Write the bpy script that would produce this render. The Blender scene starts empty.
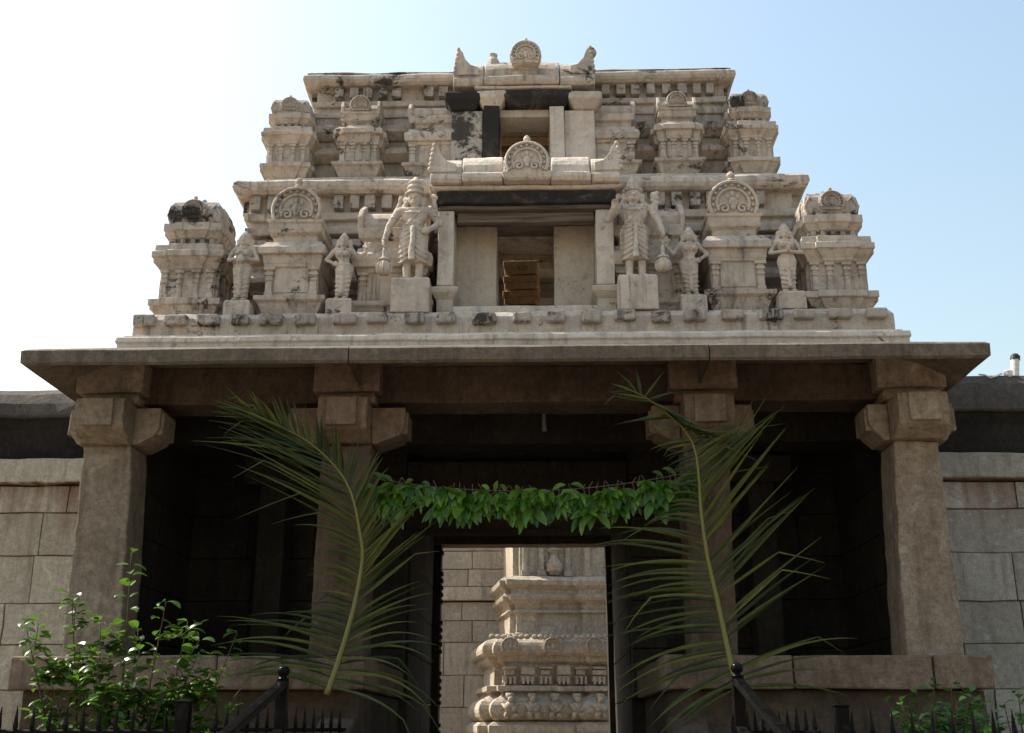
import bpy, bmesh, math, random
from mathutils import Vector, Matrix, noise
R = math.radians
random.seed(11)
scn = bpy.context.scene
col = scn.collection

# ------------------------------------------------------------------ camera, sky, sun, exposure
cam_d = bpy.data.cameras.new('camera'); cam = bpy.data.objects.new('camera', cam_d); col.objects.link(cam)
cam.location = (0.29, 0.0, 1.6)
cam.rotation_euler = (R(90 + 18.2), 0, R(1.4))
cam_d.sensor_width = 36.0; cam_d.lens = 1110 / 1024 * 36
cam_d.clip_start = 0.05; cam_d.clip_end = 5000
scn.camera = cam

SUN_AZ, SUN_EL = 71.0, 49.0      # degrees left of straight ahead, and up
world = bpy.data.worlds.new('World'); scn.world = world; world.use_nodes = True
wn = world.node_tree.nodes; wn.clear()
sky = wn.new('ShaderNodeTexSky'); sky.sky_type = 'NISHITA'; sky.sun_disc = False
sky.sun_elevation = R(SUN_EL); sky.sun_rotation = R(-SUN_AZ)
sky.altitude = 300; sky.air_density = 2.0; sky.dust_density = 4.2; sky.ozone_density = 0.7
bg = wn.new('ShaderNodeBackground'); bg.inputs['Strength'].default_value = 0.094
wo = wn.new('ShaderNodeOutputWorld')
world.node_tree.links.new(sky.outputs[0], bg.inputs['Color'])
world.node_tree.links.new(bg.outputs[0], wo.inputs['Surface'])

sd = bpy.data.lights.new('sun', 'SUN'); sd.energy = 3.6; sd.angle = R(0.5); sd.color = (1.0, 0.94, 0.84)
sun = bpy.data.objects.new('sun', sd); col.objects.link(sun)
_d = Vector((-math.sin(R(SUN_AZ)) * math.cos(R(SUN_EL)), math.cos(R(SUN_AZ)) * math.cos(R(SUN_EL)), math.sin(R(SUN_EL))))
sun.rotation_euler = _d.to_track_quat('Z', 'Y').to_euler(); sun.location = (-20, 10, 30)

scn.view_settings.view_transform = 'Standard'; scn.view_settings.look = 'None'
scn.view_settings.gamma = 1.0; scn.view_settings.exposure = 1.30

# ------------------------------------------------------------------ materials
class NT:
    def __init__(s, name):
        s.m = bpy.data.materials.new(name); s.m.use_nodes = True
        s.t = s.m.node_tree; s.n = s.t.nodes; s.n.clear()
        s.out = s.n.new('ShaderNodeOutputMaterial'); s.b = s.n.new('ShaderNodeBsdfPrincipled')
        s.t.links.new(s.b.outputs[0], s.out.inputs['Surface'])
        g = s.n.new('ShaderNodeNewGeometry'); s.pos = g.outputs['Position']; s.isl = g.outputs['Random Per Island']
    def put(s, sock, v):
        if hasattr(v, 'is_output') or hasattr(v, 'node'): s.t.links.new(v, sock)
        else: sock.default_value = v
    def vmul(s, v, k):
        n = s.n.new('ShaderNodeVectorMath'); n.operation = 'MULTIPLY'; s.put(n.inputs[0], v); n.inputs[1].default_value = k
        return n.outputs[0]
    def noise(s, scale, detail=6, rough=0.6, k=(1, 1, 1), dist=0.0):
        n = s.n.new('ShaderNodeTexNoise'); s.put(n.inputs['Vector'], s.vmul(s.pos, k))
        n.inputs['Scale'].default_value = scale; n.inputs['Detail'].default_value = detail
        n.inputs['Roughness'].default_value = rough; n.inputs['Distortion'].default_value = dist
        return n.outputs['Fac']
    def ramp(s, f, a, b, ca=(0, 0, 0, 1), cb=(1, 1, 1, 1)):
        n = s.n.new('ShaderNodeValToRGB'); s.put(n.inputs[0], f)
        e = n.color_ramp.elements; e[0].position = a; e[1].position = b; e[0].color = ca; e[1].color = cb
        return n.outputs[0]
    def mix(s, f, a, b, mode='MIX'):
        n = s.n.new('ShaderNodeMix'); n.data_type = 'RGBA'; n.blend_type = mode
        s.put(n.inputs[0], f); s.put(n.inputs[6], a); s.put(n.inputs[7], b)
        return n.outputs[2]
    def math(s, op, a, b=0.0, clamp=False):
        n = s.n.new('ShaderNodeMath'); n.operation = op; n.use_clamp = clamp; s.put(n.inputs[0], a); s.put(n.inputs[1], b)
        return n.outputs[0]
    def bump(s, h, dist, strength=1.0, prev=None):
        n = s.n.new('ShaderNodeBump'); s.put(n.inputs['Height'], h); n.inputs['Distance'].default_value = dist
        n.inputs['Strength'].default_value = strength
        if prev is not None: s.t.links.new(prev, n.inputs['Normal'])
        return n.outputs[0]
    def done(s, color, rough=0.9, normal=None, spec=0.3, metal=0.0):
        s.put(s.b.inputs['Base Color'], color); s.put(s.b.inputs['Roughness'], rough)
        s.b.inputs['Specular IOR Level'].default_value = spec; s.b.inputs['Metallic'].default_value = metal
        if normal is not None: s.t.links.new(normal, s.b.inputs['Normal'])
        return s.m

def c4(r, g, b): return (r, g, b, 1)

def plaster(name, light, dark, grime=0.5, black=0.70, bk=c4(.028, .026, .025)):
    t = NT(name)
    c = t.mix(t.ramp(t.noise(1.3, 8, .62), .35, .68), dark, light)
    c = t.mix(t.ramp(t.noise(9, 6, .6), .38, .62, c4(0, 0, 0), c4(.45, .45, .45)), c, c4(light[0]*1.12, light[1]*1.08, light[2]*1.02))
    pk = t.ramp(t.noise(2.6, 5, .6, dist=.5), .52, .72)                     # pinkish bare patches
    c = t.mix(t.math('MULTIPLY', pk, .35), c, c4(.40, .27, .19))
    streak = t.ramp(t.noise(3.2, 7, .65, (1.6, 1.6, .35)), .50, .72)
    c = t.mix(t.math('MULTIPLY', streak, grime), c, c4(.15, .125, .11))
    fine = t.ramp(t.noise(26, 7, .75), .52, .74)
    c = t.mix(t.math('MULTIPLY', fine, .34), c, c4(.13, .11, .10))
    drip = t.math('MULTIPLY', t.ramp(t.noise(5.5, 5, .6, (2.2, 2.2, .16)), .54, .66), t.ramp(t.noise(.9, 3, .5), .42, .58))
    c = t.mix(t.math('MULTIPLY', drip, grime*1.0), c, c4(.10, .088, .08))
    lich = t.ramp(t.noise(4.2, 8, .75, dist=.6), .57, .63)
    c = t.mix(t.math('MULTIPLY', lich, .38), c, c4(.24, .225, .205))
    crk = t.math('ABSOLUTE', t.math('SUBTRACT', t.noise(2.4, 5, .65, dist=.8), .5))
    crk = t.math('MULTIPLY', t.math('LESS_THAN', crk, .0035), t.ramp(t.noise(1.1, 2, .5), .5, .6))
    c = t.mix(t.math('MULTIPLY', crk, .75), c, c4(.05, .045, .04))
    blk = t.ramp(t.math('ADD', t.noise(1.9, 10, .76, (1, 1, 1.3), .5), t.math('MULTIPLY', t.noise(16, 5, .7), .12)), black - .022, black + .035)
    c = t.mix(t.math('MULTIPLY', blk, .9), c, bk)
    n = t.bump(t.noise(9, 8, .7), .05, .6); n = t.bump(t.noise(60, 5, .7), .02, .6, n)
    return t.done(c, .93, n, .2)

def granite(name, a, b, stain=None, isl=0.0, speck=.35, rust=0.0, bumpk=1.0):
    t = NT(name)
    c = t.mix(t.ramp(t.noise(1.1, 7, .62), .36, .66), a, b)
    c = t.mix(1.0, c, t.ramp(t.noise(13, 8, .72, dist=.3), .30, .72, c4(.58, .56, .54), c4(1.32, 1.30, 1.26)), 'MULTIPLY')
    if isl:
        c = t.mix(isl, c, t.ramp(t.isl, 0.0, 1.0, c4(.24, .205, .165), c4(.68, .63, .54)), 'MIX')
    c = t.mix(t.math('MULTIPLY', t.ramp(t.noise(70, 4, .75), .44, .62), speck*1.25), c, c4(a[0]*.35, a[1]*.35, a[2]*.35))
    c = t.mix(t.math('MULTIPLY', t.ramp(t.noise(4, 7, .7, (1.8, 1.8, .22)), .50, .68), .55), c, c4(a[0]*.38, a[1]*.34, a[2]*.32))
    c = t.mix(t.math('MULTIPLY', t.ramp(t.noise(3.1, 8, .75, dist=.7), .56, .64), .35), c, c4(min(1, b[0]*1.4), min(1, b[1]*1.42), min(1, b[2]*1.45)))
    if rust:
        sep = t.n.new('ShaderNodeSeparateXYZ'); t.t.links.new(t.pos, sep.inputs[0])
        z = sep.outputs[2]
        band = t.math('MULTIPLY', t.math('MULTIPLY', t.math('GREATER_THAN', z, 3.95), t.math('LESS_THAN', z, 4.66)), 
                      t.math('MULTIPLY', t.math('SUBTRACT', z, 3.95), 1.4, True))
        st = t.ramp(t.noise(3.6, 6, .6, (1, 1, .12)), .42, .62)
        c = t.mix(t.math('MULTIPLY', t.math('MULTIPLY', band, st), rust), c, c4(.19, .065, .028))
    n = t.bump(t.noise(8, 9, .75), .07, .6 * bumpk); n = t.bump(t.noise(50, 5, .7), .022, .7 * bumpk, n)
    return t.done(c, .88, n, .3)

M = {}
M['plaster'] = plaster('weathered lime plaster', c4(.61, .53, .445), c4(.38, .325, .275), .60, .655)
M['plaster_pale'] = plaster('pale lime plaster', c4(.68, .605, .52), c4(.50, .44, .375), .40, .685)
M['plaster_dirty'] = plaster('mildewed plaster', c4(.52, .46, .40), c4(.26, .23, .205), .75, .60)
M['plaster_warm'] = plaster('warm stucco', c4(.58, .505, .415), c4(.44, .38, .31), .35, .72)
M['stucco_fig'] = plaster('stucco of the figures', c4(.65, .57, .485), c4(.46, .40, .34), .5, .73)
M['blackened'] = plaster('blackened plaster', c4(.05, .047, .045), c4(.022, .021, .021), .2, .5)
M['half_black'] = plaster('half blackened plaster', c4(.5, .45, .39), c4(.38, .33, .28), .4, .535)
M['granite'] = granite('grey brown granite', c4(.25, .205, .155), c4(.35, .29, .225))
M['granite_tan'] = granite('tan granite', c4(.29, .225, .165), c4(.42, .345, .265))
M['granite_red'] = granite('reddish granite', c4(.120, .084, .062), c4(.178, .128, .094))
M['granite_block'] = granite('ruddy granite blocks', c4(.20, .145, .105), c4(.29, .215, .16))
M['granite_beam'] = granite('dark brown granite', c4(.070, .050, .037), c4(.130, .094, .070))  # darker brown granite for front beam, platforms and stair parapets
M['granite_eave'] = granite('weathered granite slab', c4(.145, .118, .092), c4(.225, .185, .145))
M['wall_warm'] = granite('warm dressed granite blocks', c4(.54, .475, .36), c4(.68, .605, .47), isl=.30, rust=1.0)
M['wall_cool'] = granite('grey dressed granite blocks', c4(.40, .38, .335), c4(.52, .485, .42), isl=.34, rust=.6)
M['coping'] = granite('weathered coping', c4(.060, .052, .046), c4(.115, .098, .085))
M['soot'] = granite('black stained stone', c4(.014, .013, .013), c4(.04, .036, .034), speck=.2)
M['dark_in'] = granite('shade darkened stone', c4(.032, .027, .021), c4(.062, .052, .041), isl=0, speck=.3)  # shade of porch and passage put into the stone colour
M['shrine'] = granite('carved grey buff granite', c4(.41, .35, .275), c4(.54, .465, .375), speck=.45)
M['court_wall'] = granite('buff courtyard blocks', c4(.36, .31, .25), c4(.47, .41, .33), isl=.24, speck=.35)
M['ochre'] = plaster('sunlit ochre', c4(.72, .52, .30), c4(.55, .37, .21), .3, .76)  # orange glow of the sunlit interior put into the colour
def wood():
    t = NT('grey old timber')
    c = t.mix(t.ramp(t.noise(5, 8, .7, (.25, 1, 6)), .35, .68), c4(.055, .045, .038), c4(.21, .17, .135))
    return t.done(c, .9, t.bump(t.noise(8, 6, .6, (.2, 1, 7)), .03, .5), .2)
M['timber'] = wood()
def ground():
    t = NT('sandy ground')
    c = t.mix(t.ramp(t.noise(.5, 8, .65), .35, .65), c4(.155, .122, .092), c4(.225, .18, .137))
    c = t.mix(t.math('MULTIPLY', t.ramp(t.noise(40, 4, .6), .5, .7), .4), c, c4(.15, .11, .08))
    return t.done(c, .95, t.bump(t.noise(25, 6, .6), .03, .5), .2)
M['ground'] = ground()
def iron():
    t = NT('black painted iron')
    c = t.mix(t.ramp(t.noise(14, 6, .6), .5, .7), c4(.004, .004, .0045), c4(.016, .013, .012))
    return t.done(c, .26, t.bump(t.noise(60, 3, .6), .004, .3), .07)
M['iron'] = iron()
def leaf(name, a, b, trans, rough=.4, spec=.5, scale=6):
    t = NT(name)
    c = t.mix(t.isl, a, b)
    c = t.mix(t.math('MULTIPLY', t.ramp(t.noise(scale, 3, .6), .4, .65), .4), c, a)
    m = t.done(c, rough, None, spec)
    tr = t.n.new('ShaderNodeBsdfTranslucent'); mx = t.n.new('ShaderNodeMixShader'); mx.inputs[0].default_value = trans
    g = t.mix(.5, c, c4(b[0]*1.3, b[1]*1.5, b[2]*.8)); t.t.links.new(g, tr.inputs[0])
    t.t.links.new(t.b.outputs[0], mx.inputs[1]); t.t.links.new(tr.outputs[0], mx.inputs[2])
    t.t.links.new(mx.outputs[0], t.out.inputs['Surface'])
    return m
M['palm'] = leaf('coconut leaflets', c4(.010, .026, .005), c4(.115, .118, .016), .20, .40, .3)
M['rachis'] = leaf('coconut midrib', c4(.13, .125, .022), c4(.17, .155, .03), .05, .45)
M['mango'] = leaf('garland leaves', c4(.022, .085, .010), c4(.16, .30, .024), .30, .36)
M['bush'] = leaf('shrub leaves', c4(.035, .085, .012), c4(.085, .16, .022), .40, .30, .6)
M['bush_dark'] = leaf('low shrub leaves', c4(.025, .085, .014), c4(.075, .19, .030), .25, .4)
def plain(name, c, rough=.8):
    t = NT(name); return t.done(t.mix(t.ramp(t.noise(20, 4, .6), .4, .65), c, c4(c[0]*.65, c[1]*.65, c[2]*.65)), rough)
M['stem'] = plain('shrub stem', c4(.10, .075, .04))
M['string'] = plain('twine', c4(.14, .11, .075))
M['pvc'] = plain('white plastic pipe', c4(.75, .73, .66), .5)
M['black_pl'] = plain('black plastic', c4(.02, .02, .02), .5)
M['rod'] = plain('grey metal rod', c4(.35, .33, .30), .5)

# ------------------------------------------------------------------ mesh helper
def rect(x0, x1, y0, y1): return [(x0, y0), (x1, y0), (x1, y1), (x0, y1)]
def bayrect(x0, x1, y0, y1, w, p):
    """rectangle with a projecting middle bay on the front and both sides"""
    cx = (x0 + x1) / 2; cy = (y0 + y1) / 2; h = w / 2
    return [(x0, y0), (cx - h, y0), (cx - h, y0 - p), (cx + h, y0 - p), (cx + h, y0), (x1, y0),
            (x1, cy - h), (x1 + p, cy - h), (x1 + p, cy + h), (x1, cy + h), (x1, y1), (x0, y1),
            (x0, cy + h), (x0 - p, cy + h), (x0 - p, cy - h), (x0, cy - h)]
class MB:
    def __init__(s): s.v = []; s.f = []
    def add(s, vs, fs):
        o = len(s.v); s.v += [tuple(v) for v in vs]; s.f += [tuple(i + o for i in f) for f in fs]; return s
    def box(s, x0, x1, y0, y1, z0, z1):
        return s.add([(x0,y0,z0),(x1,y0,z0),(x1,y1,z0),(x0,y1,z0),(x0,y0,z1),(x1,y0,z1),(x1,y1,z1),(x0,y1,z1)],
                     [(0,3,2,1),(4,5,6,7),(0,1,5,4),(1,2,6,5),(2,3,7,6),(3,0,4,7)])
    def loft(s, plan, prof, cap=True):
        n = len(plan); offs = []
        for i in range(n):
            a, b, c = plan[i-1], plan[i], plan[(i+1) % n]
            def nr(p, q):
                l = math.hypot(q[0]-p[0], q[1]-p[1]); return ((q[1]-p[1])/l, -(q[0]-p[0])/l)
            n1, n2 = nr(a, b), nr(b, c)
            d = 1 + n1[0]*n2[0] + n1[1]*n2[1]
            offs.append(((n1[0]+n2[0])/max(d,.3), (n1[1]+n2[1])/max(d,.3)))
        vs = [(p[0]+o*k[0], p[1]+o*k[1], z) for (o, z) in prof for p, k in zip(plan, offs)]
        fs = []
        for r in range(len(prof)-1):
            for i in range(n):
                j = (i+1) % n; fs.append((r*n+i, r*n+j, (r+1)*n+j, (r+1)*n+i))
        if cap:
            fs.append(tuple(reversed(range(n)))); fs.append(tuple((len(prof)-1)*n+i for i in range(n)))
        return s.add(vs, fs)
    def prism_y(s, poly, y0, y1):        # poly in (x, z), counter clockwise seen from the front
        n = len(poly); vs = [(x, y0, z) for x, z in poly] + [(x, y1, z) for x, z in poly]
        fs = [tuple(range(n)), tuple(reversed(range(n, 2*n)))] + [(i, n+i, n+(i+1) % n, (i+1) % n) for i in range(n)]
        return s.add(vs, fs)
    def prism_x(s, poly, x0, x1):        # poly in (y, z)
        n = len(poly); vs = [(x0, y, z) for y, z in poly] + [(x1, y, z) for y, z in poly]
        fs = [tuple(range(n)), tuple(reversed(range(n, 2*n)))] + [(i, n+i, n+(i+1) % n, (i+1) % n) for i in range(n)]
        return s.add(vs, fs)
    def tube(s, pts, rs, n=8, caps=True):
        pts = [Vector(p) for p in pts]
        if not hasattr(rs, '__len__'): rs = [rs]*len(pts)
        vs = []; fs = []; prev = None
        for i, p in enumerate(pts):
            t = (pts[min(i+1, len(pts)-1)] - pts[max(i-1, 0)]).normalized()
            if prev is None:
                u = t.orthogonal().normalized()
            else:
                u = (prev - t*prev.dot(t))
                u = u.normalized() if u.length > 1e-6 else t.orthogonal().normalized()
            prev = u; w = t.cross(u)
            vs += [p + (u*math.cos(2*math.pi*k/n) + w*math.sin(2*math.pi*k/n))*rs[i] for k in range(n)]
        for i in range(len(pts)-1):
            for k in range(n):
                q = (k+1) % n; fs.append((i*n+k, i*n+q, (i+1)*n+q, (i+1)*n+k))
        if caps: fs += [tuple(reversed(range(n))), tuple((len(pts)-1)*n+k for k in range(n))]
        return s.add(vs, fs)
    def lathe(s, c, prof, n=16):          # prof (r, z)
        vs = [(c[0]+r*math.cos(2*math.pi*k/n), c[1]+r*math.sin(2*math.pi*k/n), c[2]+z) for r, z in prof for k in range(n)]
        fs = []
        for i in range(len(prof)-1):
            for k in range(n):
                q = (k+1) % n; fs.append((i*n+k, i*n+q, (i+1)*n+q, (i+1)*n+k))
        fs += [tuple(reversed(range(n))), tuple((len(prof)-1)*n+k for k in range(n))]
        return s.add(vs, fs)
    def ell(s, c, r, nu=14, nv=9):
        if not hasattr(r, '__len__'): r = (r, r, r)
        vs = [(c[0], c[1], c[2]-r[2])]
        for j in range(1, nv):
            a = -math.pi/2 + math.pi*j/nv
            vs += [(c[0]+r[0]*math.cos(a)*math.cos(2*math.pi*k/nu), c[1]+r[1]*math.cos(a)*math.sin(2*math.pi*k/nu), c[2]+r[2]*math.sin(a)) for k in range(nu)]
        vs.append((c[0], c[1], c[2]+r[2])); L = len(vs)-1; fs = []
        for k in range(nu):
            q = (k+1) % nu; fs.append((0, 1+q, 1+k)); fs.append((L, 1+(nv-2)*nu+k, 1+(nv-2)*nu+q))
            for j in range(nv-2): fs.append((1+j*nu+k, 1+j*nu+q, 1+(j+1)*nu+q, 1+(j+1)*nu+k))
        return s.add(vs, fs)
    def cap(s, p0, p1, r0, r1, n=12):
        s.tube([p0, p1], [r0, r1], n); s.ell(p0, r0, n, 8); return s.ell(p1, r1, n, 8)
    def ring(s, c, rx, ry, r, tilt=0.0, n=24, m=6):   # torus lying in xy
        pts = [(c[0]+rx*math.cos(2*math.pi*k/n), c[1]+ry*math.sin(2*math.pi*k/n), c[2]+tilt*math.sin(2*math.pi*k/n)) for k in range(n+1)]
        return s.tube(pts, r, m)
    def build(s, name, mat, parent=None, jit=0.0, bev=0.0, smooth=False, seg=.22, loc=None, freq=2.3):
        me = bpy.data.meshes.new(name); bm = bmesh.new()
        bv = [bm.verts.new(v) for v in s.v]
        for f in s.f:
            try: bm.faces.new([bv[i] for i in f])
            except ValueError: pass
        bmesh.ops.recalc_face_normals(bm, faces=bm.faces[:])
        if jit:
            for _ in range(5):
                es = [e for e in bm.edges if e.calc_length() > seg]
                if not es: break
                bmesh.ops.subdivide_edges(bm, edges=es, cuts=1, use_grid_fill=True)
            off = Vector((random.uniform(0, 50), random.uniform(0, 50), random.uniform(0, 50)))
            for v in bm.verts:
                v.co += noise.noise_vector(v.co*freq + off)*jit + noise.noise_vector(v.co*freq*4.1 + off)*jit*.45
        bm.to_mesh(me); bm.free()
        if smooth:
            for p in me.polygons: p.use_smooth = True
        me.materials.append(M[mat] if isinstance(mat, str) else mat)
        o = bpy.data.objects.new(name, me); col.objects.link(o)
        if parent is not None: o.parent = parent
        if loc is not None: o.location = loc
        if bev:
            b = o.modifiers.new('bevel', 'BEVEL'); b.width = bev; b.segments = 2; b.limit_method = 'ANGLE'; b.angle_limit = R(38)
        return o
    def sculpt(s, name, mat, parent, voxel, loc=None, wob=.003):
        """one continuous skin over all the lumps collected so far"""
        o = s.build(name, mat, parent, loc=loc)
        m = o.modifiers.new('r', 'REMESH'); m.mode = 'VOXEL'; m.voxel_size = voxel; m.use_smooth_shade = True
        k = o.modifiers.new('s', 'SMOOTH'); k.factor = .5; k.iterations = 1
        dg = bpy.context.evaluated_depsgraph_get(); dg.update()
        me = bpy.data.meshes.new_from_object(o.evaluated_get(dg)); o.modifiers.clear(); o.data = me; me.name = name
        off = Vector((random.uniform(0, 50),)*3)
        for v in me.vertices: v.co += noise.noise_vector(v.co*18 + off)*wob
        for p in me.polygons: p.use_smooth = True
        return o

def tag(o, label, cat, group=None):
    o['label'] = label; o['category'] = cat
    if group: o['group'] = group
    return o
def empty(name, loc, label, cat, group=None):
    o = bpy.data.objects.new(name, None); col.objects.link(o); o.location = loc; o.empty_display_size = .2
    return tag(o, label, cat, group)
def struct(o): o['kind'] = 'structure'; return o
def copy_tree(o, parent=None, loc=None, scale=None):
    c = o.copy(); col.objects.link(c)
    if parent is not None: c.parent = parent
    if loc is not None: c.location = loc
    if scale is not None: c.scale = scale
    for ch in [k for k in bpy.data.objects if k.parent == o]: copy_tree(ch, c)
    return c

# ------------------------------------------------------------------ ground, passage floor and steps
g = MB(); N = 40
ext = [-1500, -400, -120, -50, -25, -12, -6, 0, 6, 12, 25, 50, 120, 400, 1500]
vs = [(x, y, 0.0) for y in ext for x in ext]; n = len(ext)
g.add(vs, [(j*n+i, j*n+i+1, (j+1)*n+i+1, (j+1)*n+i) for j in range(n-1) for i in range(n-1)])
struct(g.build('ground', 'ground'))
g = MB().box(-1.42, 1.42, 9.6, 18.5, .004, 1.0)
struct(g.build('passage_floor', 'granite', bev=.01))
g = MB()
for k in range(6): g.box(-1.42, 1.42, 7.8 + .3*k, 9.6, .004 + .16*k, .004 + .16*(k+1) - .003)
st = g.build('entrance_steps', 'granite', jit=.006, bev=.012); tag(st, 'worn stone steps climbing into the gateway passage', 'steps')

# ------------------------------------------------------------------ the gateway: one building
gw = empty('temple_gateway', (0, 13, 0), 'pillared stone temple gateway carrying a stepped cream stucco tower', 'temple gateway')
GW = Vector((0, 13, 0))
inv = Matrix.Translation(-GW)
def part(mb, name, mat, parent=None, **k):
    """world-space mesh made a part of the gateway (or a sub-part of one of its parts)"""
    o = mb.build(name, mat, None, **k)
    if parent is None: o.parent = gw; o.matrix_parent_inverse = inv
    else:
        o.parent = parent; 
        if parent.matrix_parent_inverse == inv and parent.location.length == 0: pass
    return o
# because every gateway part carries matrix_parent_inverse, sub-parts share world coordinates too

# --- platforms on both sides of the passage
for sx, xs in ((-1, [(-4.95, -4.28), (-4.27, -2.9), (-2.89, -1.43)]), (1, [(1.50, 2.75), (2.76, 4.10), (4.115, 4.68)])):
    m = MB(); x0 = xs[0][0]; x1 = xs[-1][1]
    m.box(x0 + .1, x1 - .06, 11.36, 14.5, 0.004, 1.985)
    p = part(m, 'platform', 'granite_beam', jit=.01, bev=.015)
    m = MB()
    for a, b in xs: m.box(a, b, 11.22 + random.uniform(-.01, .01), 14.45, 1.99, 2.31 + random.uniform(-.006, .006))
    part(m, 'platform_slab', 'granite_block', p, jit=.012, bev=.02)

# --- pillars
def pillar(xb, wb, xt, wt, y, armL, armR, mat, z0=2.31):
    m = MB(); d = .5
    def ringz(cx, w, z): return [(cx - w/2, y, z), (cx + w/2, y, z), (cx + w/2, y + d, z), (cx - w/2, y + d, z)]
    lv = [ringz(xb, wb, z0), ringz(xb + (xt-xb)*.15, wb*.99, 2.7), ringz(xb + (xt-xb)*.6, wb + (wt-wb)*.65, 3.9), ringz(xt, wt, 4.5)]
    vs = sum(lv, []); fs = [(3, 2, 1, 0), (12, 13, 14, 15)]
    for r in range(3):
        for i in range(4): j = (i+1) % 4; fs.append((4*r+i, 4*r+j, 4*r+4+j, 4*r+4+i))
    m.add(vs, fs)
    p = part(m, 'pillar', mat, jit=.020, bev=.018, seg=.14, freq=3.2)
    c = MB()
    # arm reaching forward, rounded and notched underneath
    prof = [(y - .34, 4.93), (y - .36, 4.72), (y - .30, 4.60), (y - .1, 4.50), (y + d, 4.50), (y + d, 4.93)]
    c.prism_x(prof, xt - .26, xt + .26)
    c.box(xt - .16, xt + .16, y - .395, y - .335, 4.62, 4.92)
    for s, a in ((-1, armL), (1, armR)):
        x1 = xt + s*.262; x2 = xt + s*a
        poly = [(x1, 4.505), (x1 + s*.06, 4.505), (x2 - s*.05, 4.60), (x2, 4.68), (x2, 4.90), (x1, 4.90)]
        if s < 0: poly = poly[::-1]
        c.prism_y(poly, y - .02, y + .46)
        xe = x2 - s*.07
        c.box(min(xe, x2 + s*.03), max(xe, x2 + s*.03), y + .03, y + .4, 4.62, 4.86)
    part(c, 'pillar_bracket', 'granite_block' if mat == 'granite_red' else mat, p, jit=.012, bev=.012)
    b = MB().box(xt - .37, xt + .35, y - .12, y + .6, 5.055, 5.395)
    b.loft(rect(xt - .30, xt + .29, y - .06, y + .55), [(0, 4.935), (.02, 5.0), (.0, 5.053)])
    part(b, 'pillar_block', 'granite_block' if mat == 'granite_red' else mat, p, jit=.010, bev=.012)
    return p
pillar(-4.24, .58, -4.30, .52, 11.40, .44, .54, 'granite')
pillar(-1.75, .55, -1.75, .52, 11.42, .62, .62, 'granite_red')
pillar(2.03, .47, 2.06, .47, 11.42, .56, .50, 'granite_red')
pillar(4.20, .57, 4.25, .46, 11.40, .47, .42, 'granite_tan')
# back pillars, dim inside the porch
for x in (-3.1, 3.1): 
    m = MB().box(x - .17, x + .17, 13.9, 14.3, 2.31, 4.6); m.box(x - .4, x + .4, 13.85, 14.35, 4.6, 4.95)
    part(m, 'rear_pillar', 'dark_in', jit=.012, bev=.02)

# --- beams, ceiling, inner walls
m = MB()
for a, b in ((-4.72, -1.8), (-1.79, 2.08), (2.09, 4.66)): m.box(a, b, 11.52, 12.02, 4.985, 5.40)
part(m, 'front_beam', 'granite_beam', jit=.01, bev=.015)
m = MB().box(-4.6, 4.6, 13.2, 13.7, 4.95, 5.395)
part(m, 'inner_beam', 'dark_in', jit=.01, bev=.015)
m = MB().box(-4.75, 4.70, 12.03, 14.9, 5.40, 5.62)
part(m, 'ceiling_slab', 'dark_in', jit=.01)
def blocks(mb, x0, x1, yf, yb, zs, wmin, wmax, gap=.012, out=.012, rnd=random):
    for z0, z1 in zip(zs[:-1], zs[1:]):
        x = x0
        while x < x1 - .01:
            w = rnd.uniform(wmin, wmax); e = min(x + w, x1)
            if x1 - e < wmin*.5: e = x1
            dy = rnd.uniform(-out, out)
            mb.box(x + gap/2, e - gap/2, yf + dy, yb, z0 + gap/2, z1 - gap/2); x = e
zin = [2.0, 2.6, 3.2, 3.75, 4.3, 4.85, 5.4]
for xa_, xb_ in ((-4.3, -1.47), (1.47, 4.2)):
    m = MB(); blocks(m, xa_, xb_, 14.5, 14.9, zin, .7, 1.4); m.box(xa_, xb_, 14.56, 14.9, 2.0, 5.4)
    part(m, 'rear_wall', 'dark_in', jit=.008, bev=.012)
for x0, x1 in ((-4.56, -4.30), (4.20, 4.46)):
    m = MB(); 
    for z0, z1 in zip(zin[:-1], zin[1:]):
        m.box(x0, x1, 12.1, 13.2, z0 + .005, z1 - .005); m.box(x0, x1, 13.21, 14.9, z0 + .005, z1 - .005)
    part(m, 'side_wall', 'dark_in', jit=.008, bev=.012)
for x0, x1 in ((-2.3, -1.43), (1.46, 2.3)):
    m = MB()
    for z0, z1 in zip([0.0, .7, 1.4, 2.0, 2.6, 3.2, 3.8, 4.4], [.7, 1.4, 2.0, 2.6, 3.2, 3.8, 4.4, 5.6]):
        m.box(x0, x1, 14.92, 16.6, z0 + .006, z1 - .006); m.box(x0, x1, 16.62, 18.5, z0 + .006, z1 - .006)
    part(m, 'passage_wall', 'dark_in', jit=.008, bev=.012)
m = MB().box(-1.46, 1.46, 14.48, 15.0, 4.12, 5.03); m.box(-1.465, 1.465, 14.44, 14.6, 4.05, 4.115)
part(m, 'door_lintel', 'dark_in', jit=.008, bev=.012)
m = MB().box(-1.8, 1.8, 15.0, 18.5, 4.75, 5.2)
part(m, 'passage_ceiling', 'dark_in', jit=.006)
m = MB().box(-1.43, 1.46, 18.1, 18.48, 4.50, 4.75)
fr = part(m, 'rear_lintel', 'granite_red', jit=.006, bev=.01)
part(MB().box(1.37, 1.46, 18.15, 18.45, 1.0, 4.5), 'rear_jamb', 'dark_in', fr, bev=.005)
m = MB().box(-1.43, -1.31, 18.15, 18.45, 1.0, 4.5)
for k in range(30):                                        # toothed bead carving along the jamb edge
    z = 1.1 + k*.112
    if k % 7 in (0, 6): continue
    m.box(-1.312, -1.275, 18.16, 18.3, z, z + .06)
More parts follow.
